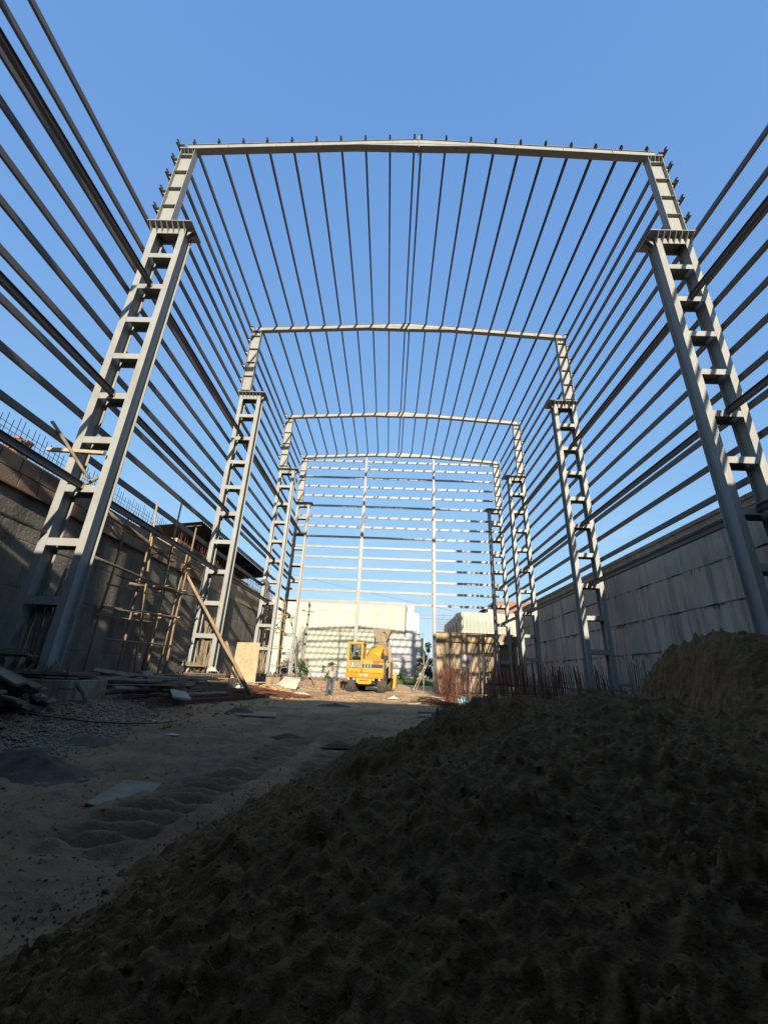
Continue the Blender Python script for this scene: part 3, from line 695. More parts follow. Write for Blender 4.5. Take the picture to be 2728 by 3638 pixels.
tag(fs, 'pale flat footing slab among the rusty starter bars', 'slab')

# ------------------------------------------------------------------ background buildings
wh = thing('warehouse', (-8, 75, 0), 'big cream ribbed metal warehouse beyond the far end', 'warehouse')
q = MB(); xs = np.arange(-30, 2.15, .125)
pf = [(0 if (k % 3) < 2 else .055) for k in range(len(xs))]
for k in range(len(xs)-1):
    z0 = .4 if xs[k] < -1.2 else 6.9
    q.add([(xs[k], 69-pf[k], z0), (xs[k+1], 69-pf[k+1], z0), (xs[k+1], 69-pf[k+1], 12.3), (xs[k], 69-pf[k], 12.3)], [(0, 1, 2, 3)])
q.build('cladding', 'cream', wh)
MB().box(-30, 2.1, 69.06, 95, .3, 12.2).build('body', 'cream', wh)
MB().box(-30.2, 2.2, 68.85, 69.0, 12.25, 12.5).build('eave_trim', 'steel', wh)
MB().box(2.10, 2.24, 68.85, 69.05, 6.9, 12.25).build('corner_trim', 'strut', wh)
MB().box(-30, -1.2, 68.8, 69.2, .2, 1.6).build('plinth', 'whitewall', wh)
ww = thing('white_annex', (2, 60, 0), 'white plastered annex wall with stepped tower right of the warehouse', 'building')
MB().box(-1.1, 4.25, 58, 59.5, .2, 6.05).build('wall', 'whitewall', ww)
MB().box(2.26, 4.35, 68.6, 71, .2, 10.85).build('tower', 'whitewall', ww)
MB().box(2.4, 3.6, 68.9, 70.7, 10.85, 11.9).build('tower_top', 'whitewall', ww)
MB().cyl((3.45, 58.7, 6.05), (3.45, 58.7, 6.7), .33, n=16).build('water_tank', 'whitewall', ww)
for a in (2.1, 3.5, 4.0): MB().cyl((a+.3, 68.7, 10.85), (a+.3, 68.7, 11.5 if a < 3.8 else 11.15), .02).build('roof_post', 'strut', ww)
MB().bar((3.8, 58.3, 6.6), (4.25, 58.3, 6.6), .03, .03).build('handrail', 'strut', ww); MB().bar((4.25, 58.3, 6.05), (4.25, 58.3, 6.6), .03, .03).build('handrail_post', 'strut', ww)
wb = thing('precast_building', (9, 50, 0), 'pale half-built concrete block with ribbed walls behind the end wall', 'building')
MB().box(6.95, 13.2, 45.06, 57.4, .2, 7.75).build('body', 'precast', wb)
x = 6.9
while x < 13.1:
    MB().box(x+.012, x+.40, 44.98-R.uniform(0, .02), 45.06, .2, 7.80+R.uniform(-.08, .06)).build('wall_rib', 'precast', wb); x += .41
y = 45.3
while y < 57:
    h = 7.85 if y < 48 else (7.6 if y < 52 else 7.3)
    MB().box(6.87, 6.95, y, y+.9, .2, h-R.uniform(0, .15)).build('wall_rib', 'precast', wb); y += 1.0
for k in range(5): MB().box(6.86, 6.90, 46+2.2*k, 46.9+2.2*k, 5.6, 6.8).build('window', 'shadewindow', wb)
bb = thing('brick_building', (20, 78, 0), 'red brick building rising above the right wall in the distance', 'building')
MB().box(17.2, 34, 70, 90, .2, 13.5).build('wall', 'brick', bb)
for k in range(40):
    MB().box(17.16, 34.04, 69.97, 70.0, .4+k*.33, .4+k*.33+.29).build('brick_course', 'brick', bb)
MB().prism([(15.6, 69.5, 12.2), (17.3, 69.5, 13.55), (17.3, 69.5, 13.75), (15.4, 69.5, 12.3)], (0, 14, 0)).build('lean_to_roof', 'tin', bb)
MB().box(15.9, 17.15, 70, 83, .2, 12.3).build('lean_to_wall', 'whitewall', bb)

# power pole with cross-arm and wires
pp = thing('power_pole', (-8.75, 42, .3), 'concrete power pole with cross-arm in front of the warehouse', 'power pole')
MB().cyl((-8.72, 42, .1), (-8.5, 42, 7.5), .15, .10, 10).build('shaft', 'pole', pp)
MB().bar((-9.2, 41.88, 6.86), (-7.85, 41.88, 6.76), .07, .09).build('cross_arm', 'strut', pp)
for x in (-9.1, -8.7, -8.0): MB().cyl((x, 41.88, 6.84), (x, 41.88, 7.0), .04, n=8).build('insulator', 'white', pp)
MB().box(-8.63, -8.47, 41.8, 41.9, 7.2, 7.7).build('bracket', 'strut', pp)
def wire(p, q, sag, label, r=.012):
    pts = []
    for k in range(17):
        t = k/16; pts.append((lerp(p[0], q[0], t), lerp(p[1], q[1], t), lerp(p[2], q[2], t)-sag*4*t*(1-t)))
    tag(MB().tube(pts, r, 4).build('overhead_wire', 'wire'), label, 'wire', 'overhead wires')
wire((-9.1, 41.88, 7.0), (26, 52, 9.4), .5, 'upper overhead wire running right from the cross-arm')
wire((-8.0, 41.88, 6.95), (26, 50, 8.2), .5, 'lower overhead wire running right from the cross-arm')
wire((-8.5, 42, 7.6), (-30, 40, 8.0), .4, 'overhead wire running left from the pole top')
wire((-16, 48, 12.6), (24, 56, 7.0), .3, 'sloping overhead wire crossing the gap beside the white tower')

# low brick bank wall at the far end, left
lb = thing('low_brick_wall', (-6, 35.5, 0), 'low broken brick wall at the far end left of the mixer', 'wall')
MB().box(-8.6, -2.6, 35.45, 35.6, -.1, .55).build('core', 'pedestal', lb)
bm2 = MB().box(-.115, .115, -.05, .05, 0, .075).mesh('brick', 'brick')
for c in range(7):
    for k in range(25):
        if R.random() < .06+.05*c: continue
        put('brick', bm2, lb, Matrix.Translation((-8.5+k*.24+.12*(c % 2), 35.42+R.uniform(-.01, .01), .02+c*.083)))
P = [((lerp(-8.4, -3, k/30), 35.6, .3), (lerp(-8.4, -3, k/30)+R.uniform(-.2, .2), 35.6, R.uniform(.7, 1.15)), .010, 'rebar') for k in range(31)]
bars('short bent rusty bars rising behind the low brick wall', (-6, 35.6, .3), P)

# plants ---------------------------------------------------------------------
def leafy(name, base, h, w, n, label, cat, m='leaf', group=None, leaf=.11):
    t = thing(name, base, label, cat, group); bx, by, bz = base
    st = MB(); tips = []
    for k in range(6):
        a = R.uniform(0, 6.28); r = w*.35*R.random(); tp = (bx+r*math.cos(a), by+r*math.sin(a), bz+h*R.uniform(.55, .95))
        md = (lerp(bx, tp[0], .4)+R.uniform(-.05, .05), lerp(by, tp[1], .4), lerp(bz, tp[2], .5)); st.tube([(bx, by, bz-.1), md, tp], [.03, .02, .008], 5); tips.append(md); tips.append(tp)
    st.build('trunk', 'bark', t)
    c = MB()
    clumps = [(Vector(R.choice(tips))+Vector((R.gauss(0, w*.22), R.gauss(0, w*.22), R.gauss(0, h*.13))), R.uniform(.1, .28)*w) for _ in range(16)]
    for k in range(n):
        cc, rad = R.choice(clumps); d = Vector((R.gauss(0, 1), R.gauss(0, 1), R.gauss(0, 1))).normalized()*rad*R.random()**.4
        p = cc+d
        if p.z < bz+.03: p.z = bz+.05
        a = Vector((R.gauss(0, 1), R.gauss(0, 1), R.gauss(0, .6))).normalized(); b = a.orthogonal().normalized(); s_ = leaf*R.uniform(.6, 1.3)
        c.add([p-a*s_, p+b*s_*.42, p+a*s_, p-b*s_*.42], [(0, 1, 2, 3)])
    c.build('crown', m, t); return t
leafy('shrub', (2.35, 47, .45), 3.0, 1.7, 900, 'tall green shrub before the white annex wall right of the mixer', 'shrub')
leafy('shrub', (1.2, 48.5, .5), 1.3, 1.8, 600, 'low bush left of the tall shrub at the white annex', 'shrub')
leafy('shrub', (-7.7, 36.4, .2), 1.6, 1.7, 800, 'dark bush at the foot of the farthest left column', 'shrub')
leafy('shrub', (-9.3, 37.2, .2), 1.3, 1.5, 600, 'green bush behind the farthest left pedestal', 'shrub')
leafy('shrub', (-5.2, 37.5, .2), 1.5, 1.1, 350, 'thin weedy plant behind the low brick wall', 'shrub')
leafy('dark_tree', (5.2, 64, .5), 6.6, 2.4, 1800, 'dark green tree seen in the gap beside the entrance', 'tree', 'leafdark', leaf=.2)
g = MB()
for k in range(5200):
    if k % 3: x = R.uniform(-.5, 4.2); y = R.uniform(44, 57)
    else: x = R.uniform(-9, -2.8); y = R.uniform(36.2, 40)
    z = gz(x, y); a = R.uniform(0, 6.28); h = R.uniform(.15, .55)*(1 if k % 3 else .9); w = .03
    g.add([(x-w*math.cos(a), y-w*math.sin(a), z-.02), (x+w*math.cos(a), y+w*math.sin(a), z-.02), (x+R.uniform(-.12, .12), y+R.uniform(-.1, .1), z+h)], [(0, 1, 2)])
tag(g.build('rough_grass', 'grass'), 'rough green grass and weeds along the far edge of the site', 'grass', kind='stuff')

# ------------------------------------------------------------------ people (skin modifier bodies)
def skin_mesh(name, verts, edges, radii, m, sub=2):
    me = bpy.data.meshes.new(name); me.from_pydata(verts, edges, [])
    o = bpy.data.objects.new(name, me); COL.objects.link(o)
    md = o.modifiers.new('skin', 'SKIN'); md.use_smooth_shade = True
    if len(me.skin_vertices) == 0:
        return None
    for k, r in enumerate(radii):
        sv = me.skin_vertices[0].data[k]; sv.radius = (r, r) if not hasattr(r, '__len__') else r
        sv.use_root = (k == 0)
    s2 = o.modifiers.new('sub', 'SUBSURF'); s2.levels = sub; s2.render_levels = sub
    dg = bpy.context.evaluated_depsgraph_get(); ev = o.evaluated_get(dg)
    out = bpy.data.meshes.new_from_object(ev); out.name = name
    out.materials.clear(); out.materials.append(MT[m])
    bpy.data.objects.remove(o); return out

def figure(base, rot, label, J, shirt, legs, hat=None, seated=False, cat='person'):
    """J: dict of joints in local metres, x right, y forward, z up"""
    t = thing('person', base, label, cat)
    Mw = Matrix.Translation(base) @ Matrix.Rotation(rot, 4, 'Z')
    V = []; E = []; Rr = []
    def add(p, r, par=None):
        V.append(tuple(p)); Rr.append(r)
        if par is not None: E.append((par, len(V)-1))
        return len(V)-1
    pel = add(J['pelvis'], .13); wa = add(J['waist'], .12, pel); ch = add(J['chest'], (.165, .12), wa); nb = add(J['neck'], .055, ch)
    hb = add(J['chin'], .062, nb); hd = add(J['head'], .088, hb); ht = add(J['crown'], .06, hd)
    for s in ('L', 'R'):
        hip = add(J['hip'+s], .095, pel); kn = add(J['knee'+s], .062, hip); an = add(J['ankle'+s], .042, kn); to = add(J['toe'+s], .035, an)
        sh_ = add(J['sho'+s], .065, ch); el = add(J['elb'+s], .045, sh_); wr = add(J['wri'+s], .030, el)
        hv = (Vector(J['wri'+s])-Vector(J['elb'+s])).normalized(); pm = Vector(J['wri'+s])+hv*.07
        pi_ = add(pm, (.036, .02), wr)
        sd = hv.orthogonal().normalized()
        for k, (o_, l) in enumerate(((-.026, .065), (-.009, .078), (.009, .074), (.026, .058))):
            b = pm+sd*o_+hv*.02; f1 = add(b+hv*l*.5, .0095, pi_); add(b+hv*l+hv.cross(sd)*.018, .008, f1)
        th = add(pm-hv*.03+sd*.045, .010, pi_); add(pm+hv*.01+sd*.062, .009, th)
    me = skin_mesh('body', V, E, Rr, 'skin')
    if me: put('body', me, t, Mw)
    # shirt
    V = []; E = []; Rr = []
    lowp = Vector(J['pelvis'])+Vector((0, 0, -.06 if not seated else .02))
    p0 = add(J['waist'], (.165, .14)); pl = add(lowp, (.175, .15), p0); c0 = add(J['chest'], (.20, .155), p0); n0 = add(Vector(J['neck'])-Vector((0, 0, .02)), .085, c0)
    for s in ('L', 'R'):
        a = add(J['sho'+s], .088, c0); b = add(J['elb'+s], .066, a); w_ = add(Vector(J['elb'+s]).lerp(Vector(J['wri'+s]), .75), .05, b)
    me = skin_mesh('shirt', V, E, Rr, shirt)
    if me: put('shirt', me, t, Mw)
    V = []; E = []; Rr = []
    p0 = add(J['pelvis'], (.155, .135))
    for s in ('L', 'R'):
        a = add(J['hip'+s], .112, p0); b = add(J['knee'+s], .082, a); w_ = add(Vector(J['knee'+s]).lerp(Vector(J['ankle'+s]), .93), .066, b)
    me = skin_mesh('trousers', V, E, Rr, legs)
    if me: put('trousers', me, t, Mw)
    for s in ('L', 'R'):
        an = Vector(J['ankle'+s]); to = Vector(J['toe'+s]); d = (to-an); d.z = 0; d.normalize()
        V = []; E = []; Rr = []
        a = add(an-d*.05-Vector((0, 0, .03)), .042); b = add(an+d*.10-Vector((0, 0, .04)), .042, a); c = add(an+d*.18-Vector((0, 0, .045)), .032, b)
        me = skin_mesh('shoe', V, E, Rr, 'blackplastic', 1)
        if me: put('shoe', me, t, Mw)
    # hair / helmet / face
    hd_ = Vector(J['head']); up_ = (Vector(J['crown'])-Vector(J['chin'])).normalized(); f_ = Vector(J.get('face', (0, 1, 0))).normalized()
    HM = Mw @ Matrix.Translation(hd_)
    b = MB(); Q = up_.to_track_quat('Z', 'Y').to_matrix().to_4x4()
    prof = [(.105*math.cos(a), .118*math.sin(a)) for a in np.linspace(-.45, 1.5, 8)]
    b.lathe(prof, 16, Matrix.Translation(-f_*.018+up_*.015) @ Q)
    put('hair' if not hat else 'helmet', b.mesh('hair', 'hair' if not hat else hat, True), t, HM)
    sdv = f_.cross(up_).normalized(); b = MB()
    b.lathe([(.004, .03), (.014, .012), (.016, 0), (.006, -.012)], 8, Matrix.Translation(f_*.092-up_*.01) @ Q)
    put('nose', b.mesh('nose', 'skin', True), t, HM)
    for s_ in (-1, 1):
        b = MB(); b.lathe([(.004, -.01), (.011, 0), (.004, .01)], 8, Matrix.Translation(f_*.082+sdv*.033*s_+up_*.018) @ Q); put('eye', b.mesh('eye', 'hair', True), t, HM)
        b = MB(); b.lathe([(.006, -.03), (.016, 0), (.010, .03)], 8, Matrix.Translation(sdv*.092*s_) @ Q); put('ear', b.mesh('ear', 'skin', True), t, HM)
    return t

JS = dict(pelvis=(0, 0, .93), waist=(0, .01, 1.10), chest=(0, .0, 1.30), neck=(0, .01, 1.47), chin=(0, .03, 1.54), head=(0, .035, 1.61), crown=(0, .03, 1.67),
          hipL=(-.10, 0, .88), kneeL=(-.14, .04, .48), ankleL=(-.20, -.02, .09), toeL=(-.24, .13, .04), hipR=(.10, 0, .88), kneeR=(.11, .03, .48), ankleR=(.12, -.03, .09), toeR=(.15, .12, .04),
          shoL=(-.19, 0, 1.40), elbL=(-.30, .10, 1.17), wriL=(-.30, .32, 1.36), shoR=(.19, 0, 1.40), elbR=(.25, .0, 1.12), wriR=(.14, .22, 1.08), face=(0, 1, 0))
pers = figure((-3.57, 24.35, gz(-3.57, 24.35)-.0), .75, 'person in pale loose shirt and jeans standing before the yellow mixer, phone raised', JS, 'shirt', 'jeans')
ph = MB().box(-.04, .04, -.006, .006, -.075, .075).mesh('phone', 'black')
tag(put('phone', ph, None, Matrix.Translation((-3.57, 24.35, 0)) @ Matrix.Rotation(.75, 4, 'Z') @ Matrix.Translation((-.30, .42, 1.47))), 'small dark phone held up by the person in the pale shirt', 'phone')
JW = dict(pelvis=(0, -.02, .86), waist=(0, .06, 1.00), chest=(0, .18, 1.15), neck=(0, .27, 1.27), chin=(0, .33, 1.30), head=(0, .36, 1.37), crown=(0, .37, 1.44),
          hipL=(-.10, 0, .82), kneeL=(-.12, .08, .46), ankleL=(-.12, -.04, .09), toeL=(-.12, .11, .04), hipR=(.10, 0, .82), kneeR=(.12, .02, .45), ankleR=(.14, -.12, .09), toeR=(.14, .03, .04),
          shoL=(-.18, .2, 1.24), elbL=(-.20, .45, 1.12), wriL=(-.16, .68, 1.05), shoR=(.18, .2, 1.24), elbR=(.20, .42, 1.05), wriR=(.12, .65, 1.0), face=(0, 1, -.3))
figure((-8.36, 26.40, 5.325), math.radians(82), 'worker in dark grey clothes and white helmet perched high on the third left column', JW, 'greyshirt', 'greyshirt', hat='white')

# ------------------------------------------------------------------ yellow self-loading mixer
TG = .115
TM = Matrix.Translation((-3.13, 27.75, TG)) @ Matrix.Rotation(-.125, 4, 'Z')
tk = thing('concrete_mixer_truck', (-2.0, 29.8, TG), 'yellow self-loading concrete mixer with cab, drum and grey hopper', 'concrete mixer')
def tp(name, b, m, parent=None, smooth=False, bevel=0):
    me = b.mesh(name, m, smooth); return put(name, me, parent or tk, TM, bevel)
# chassis and wheels
tp('chassis', MB().box(.55, 1.85, .25, 4.3, .5, .85), 'blackplastic')
tp('axle', MB().cyl((.3, .55, .5), (2.1, .55, .5), .10), 'blackplastic')
def wheel(u, v, side, r=.50, w=.42, turn=0.0):
    Mx = Matrix.Translation((u, v, r)) @ Matrix.Rotation(turn, 4, 'Z') @ Matrix.Rotation(math.pi/2, 4, 'Y')
    h = w/2
    b = MB(); b.lathe([(r*.55, -h*.85), (r*.86, -h), (r*.97, -h*.8), (r, -h*.4), (r, h*.4), (r*.97, h*.8), (r*.86, h), (r*.55, h*.85)], 28, Mx)
    ty = tp('wheel', b, 'tyre', smooth=True)
    lg = MB()
    for k in range(18):
        for s in (-1, 1):
            a = 2*math.pi*(k+.25*s)/18
            p = Mx @ Vector((r*1.0*math.cos(a), r*1.0*math.sin(a), s*h*.92)); q = Mx @ Vector((r*1.015*math.cos(a+.22), r*1.015*math.sin(a+.22), s*.01))
            c = Mx @ Vector((0, 0, 0)); lg.bar(p, q, .05, .05, up=(p-c))
    tp('tread', lg, 'tyre', ty)
    b = MB(); b.lathe([(r*.30, -h*.9), (r*.54, -h*.7), (r*.54, h*.7), (r*.30, h*.9), (.08, h*.6)], 20, Mx); tp('rim', b, 'rim', ty)
wheel(.40, .55, -1, turn=-.12); wheel(2.28, .55, 1, r=.53, turn=-.12); wheel(.45, 3.6, -1); wheel(2.3, 3.6, 1)
# bumper beam, lower guard
tp('bumper', MB().box(.0, 2.40, -.06, .32, .84, 1.02), 'orange', bevel=.02)
tp('bumper_top', MB().prism([(.0, -.06, 1.022), (.0, .32, 1.022), (.0, .32, 1.14), (.0, .06, 1.14)], (2.40, 0, 0)), 'yellow', bevel=.01)
tp('lower_guard', MB().prism([(.66, .0, .835), (1.72, .0, .835), (1.66, .0, .55), (1.52, .0, .49), (.92, .0, .49), (.72, .0, .56)], (0, .12, 0)), 'yellow', bevel=.02)
tp('guard_slot', MB().box(.92, 1.46, -.012, -.002, .665, .69), 'blackplastic')
tp('guard_step', MB().box(.9, 1.5, -.05, -.002, .70, .73), 'orange')
npl = tp('number_plate', MB().box(.92, 1.44, -.085, -.062, .94, 1.08), 'whiteboard')
for u in (.22, .56, 1.80, 2.16):
    b = MB(); b.lathe([(.02, -.05), (.06, -.03), (.07, 0), (.0001, .012)], 14, Matrix.Translation((u, -.02, .76)) @ Matrix.Rotation(math.pi/2, 4, 'X')); tp('headlight', b, 'lampglass', smooth=True)
# cab
cab = MB(); y0, y1 = .02, 1.25
u0, u1 = .05, 1.04
for (a, b_, c, d, e, f) in ((u0, u0+.15, y0, y0+.12, 1.15, 2.93), (u1-.12, u1, y0, y0+.12, 1.15, 2.93), (u0, u0+.12, y1-.12, y1, 1.15, 2.93), (u1-.12, u1, y1-.12, y1, 1.15, 2.93)): cab.box(a, b_, c, d, e, f)
cab.box(u0-.02, u1+.03, y0-.03, y1+.03, 2.86, 2.98); cab.box(u0, u1, y0, y0+.12, 1.15, 1.40); cab.box(u0+.15, u1-.12, y0, y0+.12, 1.80, 1.88); cab.box(u0+.15, u1-.12, y0, y0+.1, 2.80, 2.86)
cab.box(u0, u0+.04, y0+.12, y1-.12, 1.15, 1.9); cab.box(u1-.04, u1, y0+.12, y1-.12, 1.15, 1.9); cab.box(u0, u1, y1-.06, y1, 1.15, 1.7); cab.box(u0, u1, y0+.1, y1, 1.12, 1.18)
co_ = tp('cab', cab, 'yellow', bevel=.025)
tp('windscreen', MB().box(u0+.15, u1-.12, y0+.05, y0+.06, 1.88, 2.80), 'glass', co_)
fr = MB()
for a, b_, c, d in ((u0+.13, u0+.17, 1.86, 2.83), (u1-.14, u1-.10, 1.86, 2.83)): fr.box(a, b_, y0-.006, y0+.02, c, d)
fr.box(u0+.17, u1-.14, y0-.006, y0+.02, 1.86, 1.90); fr.box(u0+.17, u1-.14, y0-.006, y0+.02, 2.79, 2.83)
tp('window_seal', fr, 'blackplastic', co_)
tp('rear_window', MB().box(u0+.12, u1-.12, y1-.04, y1-.03, 1.72, 2.84), 'glass', co_)
tp('front_panel', MB().box(u0+.06, u1-.03, y0-.02, y0-.002, 1.42, 1.79), 'beigepanel', co_, bevel=.008)
tp('door_handle', MB().box(u0+.38, u0+.41, y0-.04, y0-.021, 1.50, 1.75), 'white', co_)
tp('wiper', MB().bar((u0+.42, y0-.01, 2.82), (u0+.25, y0-.012, 2.45), .012, .012), 'blackplastic', co_)
for a in (u0, u1-.02):
    tp('side_window', MB().box(a+.005, a+.012, y0+.13, y1-.13, 1.92, 2.84), 'glass', co_)
tp('seat', MB().box(.32, .80, .75, .90, 1.3, 2.05).box(.32, .80, .45, .9, 1.25, 1.4), 'blackplastic', co_)
# engine cover right of the cab
ec = tp('engine_cover', MB().prism([(1.06, -.02, 1.15), (1.06, -.02, 1.90), (1.06, .16, 1.98), (1.06, 1.15, 1.98), (1.06, 1.15, 1.15)], (1.30, 0, 0)), 'yellow', bevel=.02)
tp('stripe', MB().box(1.07, 2.352, -.027, -.0215, 1.44, 1.66), 'navy', ec)
for k in range(3):
    b = MB(); c = 1.22+k*.19; pts = []
    for a in np.linspace(0, 2*math.pi, 18, endpoint=False): pts.append((c+.055*math.cos(a), -.045, 1.58+.24*math.sin(a)*(1 if abs(math.sin(a)) < .9 else .98)))
    b.prism(pts, (0, .02, 0)); tp('louvre', b, 'beigepanel', ec)
tp('side_cover', MB().prism([(2.37, .0, 1.15), (2.37, .0, 1.85), (2.37, .9, 1.70), (2.37, 1.4, 1.15)], (.06, 0, 0)), 'beigepanel', ec)
arch = MB(); pts = [(1.28, .35, 1.98)]+[(1.72+.46*math.cos(a), .35, 1.98+.34*math.sin(a)) for a in np.linspace(math.pi, 0, 14)]
arch.prism(pts[1:], (0, .35, 0)); tp('drum_guard', arch, 'orange', bevel=.015)
def text(body, size, M, m, parent):
    cu = bpy.data.curves.new('lettering', 'FONT'); cu.body = body; cu.size = size; cu.extrude = .002; cu.align_x = 'LEFT'; cu.resolution_u = 3; cu.offset = size*.03
    o = bpy.data.objects.new('lettering', cu); COL.objects.link(o)
    me = bpy.data.meshes.new_from_object(o.evaluated_get(bpy.context.evaluated_depsgraph_get())); bpy.data.objects.remove(o)
    me.materials.clear(); me.materials.append(MT[m]); return put('lettering', me, parent, M)
RX = Matrix.Rotation(math.pi/2, 4, 'X')
text('GANESH', .185, TM @ Matrix.Translation((1.70, -.026, 1.755)) @ RX, 'red', ec)
text('TRANSPORT', .075, TM @ Matrix.Translation((1.72, -.026, 1.685)) @ RX, 'red', ec)
text('GJ 35', .11, TM @ Matrix.Translation((1.0, -.089, .97)) @ RX, 'black', npl)
# drum
ax_ = Vector((.12, 1, .42)).normalized(); MD = Matrix.Translation((1.78, 1.6, 2.30)) @ ax_.to_track_quat('Z', 'Y').to_matrix().to_4x4()
prof = [(.10, -1.0), (.38, -.98), (.54, -.84), (.63, -.5), (.66, 0), (.63, .4), (.52, .85), (.40, 1.2), (.34, 1.4)]
dr = tp('drum', MB().lathe(prof, 36, MD), 'yellow', smooth=True)
tp('drum_band', MB().lathe([(.665, .0), (.675, .01), (.675, .17), (.66, .18)], 36, MD), 'beigepanel', dr, smooth=True)
bl = MB()
for a0 in (.5, 1.3):
    for k in range(6):
        a = a0+k*.06; z = -.55+k*.05; r_ = .635
        p = MD @ Vector((r_*math.cos(a), r_*math.sin(a), z)); q = MD @ Vector((r_*math.cos(a), r_*math.sin(a), z+.35)); bl.bar(p, q, .05, .02, up=(p-MD @ Vector((0, 0, z))))
tp('drum_stripe', bl, 'navy', dr)
tp('drum_stand', MB().box(1.1, 1.2, .9, 2.6, .9, 2.0).box(2.62, 2.7, .9, 2.6, .9, 1.9).box(1.15, 2.66, 2.5, 2.6, .85, 2.2), 'hopper')
# hopper
hp = MB(); tpz, btz = 4.02, 3.2; A = [(1.22, 2.2), (2.56, 2.2), (2.56, 3.1), (1.22, 3.1)]; B = [(1.50, 2.5), (2.16, 2.5), (2.16, 2.9), (1.50, 2.9)]
vo = [(a, b, tpz) for a, b in A]+[(a, b, btz) for a, b in B]; vi = [(lerp(a, 1.88, .04), lerp(b, 2.65, .05), tpz) for a, b in A]+[(lerp(a, 1.83, .06), lerp(b, 2.7, .08), btz+.02) for a, b in B]
hp.add(vo+vi, [(0, 1, 5, 4)[::-1], (1, 2, 6, 5)[::-1], (2, 3, 7, 6)[::-1], (3, 0, 4, 7)[::-1], (8, 9, 13, 12), (9, 10, 14, 13), (10, 11, 15, 14), (11, 8, 12, 15), (0, 8, 9, 1)[::-1], (1, 9, 10, 2)[::-1], (2, 10, 11, 3)[::-1], (3, 11, 8, 0)[::-1], (4, 5, 6, 7), (12, 15, 14, 13)])
ho = tp('hopper', hp, 'hopper')
tp('hopper_rib', MB().bar((1.86, 2.19, 4.08), (1.84, 2.47, 3.28), .03, .04), 'beigepanel', ho)
tp('hydraulic_hose', MB().tube([(1.98, 2.24, 3.82), (2.12, 2.16, 3.84), (2.24, 2.2, 3.7), (2.20, 2.36, 3.4)], .016), 'blackplastic', ho)
for u in (1.38, 2.34): tp('hopper_arm', MB().bar((u, 2.6, 2.2), (u, 2.6, 3.7), .07, .10), 'blackplastic', ho)
tp('chute', MB().prism([(2.40, 2.3, 1.9), (2.66, 2.3, 1.9), (2.46, 2.3, 3.2), (2.34, 2.3, 3.2)], (0, .25, 0)), 'beigepanel', ho)
tp('exhaust', MB().cyl((2.25, .55, 1.98), (2.25, .55, 2.35), .085, n=12).cyl((2.25, .55, 2.35), (2.30, .5, 2.62), .03, n=8).box(2.33, 2.55, .45, .85, 1.95, 2.22), 'blackplastic')
# rear loader arm and bucket side
la = tp('loader_arm', MB().prism([(2.66, 3.0, .25), (2.86, 3.0, .25), (2.90, 3.0, 1.25), (2.70, 3.0, 1.35)], (0, .35, 0)), 'yellow', bevel=.02)
tp('bucket', MB().prism([(0.0, 4.55, .3), (0.0, 5.2, .25), (0.0, 5.35, .9), (0.0, 4.6, 1.1)], (2.75, 0, 0)), 'hopper', la)
tp('mudguard', MB().prism([(2.45, 2.9, 1.62), (2.95, 2.9, 1.60), (2.95, 2.9, 1.75), (2.72, 2.9, 1.86), (2.5, 2.9, 1.82)], (0, .7, 0)), 'hopper', bevel=.03)
# driver in the cab
JD = dict(pelvis=(0, 0, .12), waist=(0, .02, .28), chest=(0, .06, .46), neck=(0, .10, .62), chin=(0, .14, .68), head=(0, .15, .75), crown=(0, .14, .82),
          hipL=(-.10, .05, .10), kneeL=(-.13, .42, .12), ankleL=(-.13, .46, -.26), toeL=(-.13, .60, -.30), hipR=(.10, .05, .10), kneeR=(.13, .42, .12), ankleR=(.13, .46, -.26), toeR=(.13, .6, -.3),
          shoL=(-.18, .06, .54), elbL=(-.24, .22, .34), wriL=(-.10, .40, .38), shoR=(.18, .06, .54), elbR=(.24, .22, .34), wriR=(.10, .40, .38), face=(0, 1, 0))
dpos = TM @ Vector((.55, .62, 1.50))
figure(tuple(dpos), math.pi-.125, 'driver in dark shirt sitting behind the mixer cab window', JD, 'darkshirt', 'jeans', seated=True)

# ------------------------------------------------------------------ scaffolds, props, timber
def stick(p, q, r0, r1=None, bend=.03, n=6):
    r1 = r1 or r0; pts = []; rad = []
    for k in range(n):
        t = k/(n-1); e = math.sin(math.pi*t)
        pts.append((lerp(p[0], q[0], t)+e*R.uniform(-bend, bend), lerp(p[1], q[1], t)+e*R.uniform(-bend, bend), lerp(p[2], q[2], t)+e*R.uniform(-bend, bend)*.3)); rad.append(lerp(r0, r1, t)*R.uniform(.92, 1.08))
    return MB().tube(pts, rad, 7)
def bamboo(p, q, r0, r1, parent, m='bamboo', nodes=True):
    b = stick(p, q, r0, r1); L_ = (Vector(q)-Vector(p)).length
    if nodes:
        k = .35
        while k < L_:
            t = k/L_; c = Vector(p).lerp(Vector(q), t); d = (Vector(q)-Vector(p)).normalized()*.012; b.cyl(c-d, c+d, lerp(r0, r1, t)*1.18, n=7); k += R.uniform(.35, .5)
    return b.build('pole', m, parent, smooth=True)
scf = thing('bamboo_scaffold', (-8.6, 14.3, .37), 'bamboo scaffold tower standing against the left wall', 'scaffold')
for p, q in (((-8.5, 14.1, .3), (-8.6, 13.0, 6.35)), ((-8.45, 14.40, .3), (-8.5, 14.34, 6.9)), ((-8.45, 15.72, .3), (-8.5, 15.85, 6.45)), ((-8.55, 14.45, 1.0), (-8.5, 14.62, 4.25)), ((-8.62, 15.62, .3), (-8.55, 15.70, 5.3)), ((-9.25, 12.7, .3), (-9.3, 12.8, 5.9)), ((-9.2, 14.2, .3), (-9.2, 14.1, 5.6)), ((-9.2, 15.9, .3), (-9.25, 15.8, 5.8))):
    bamboo(p, q, .042, .03, scf)
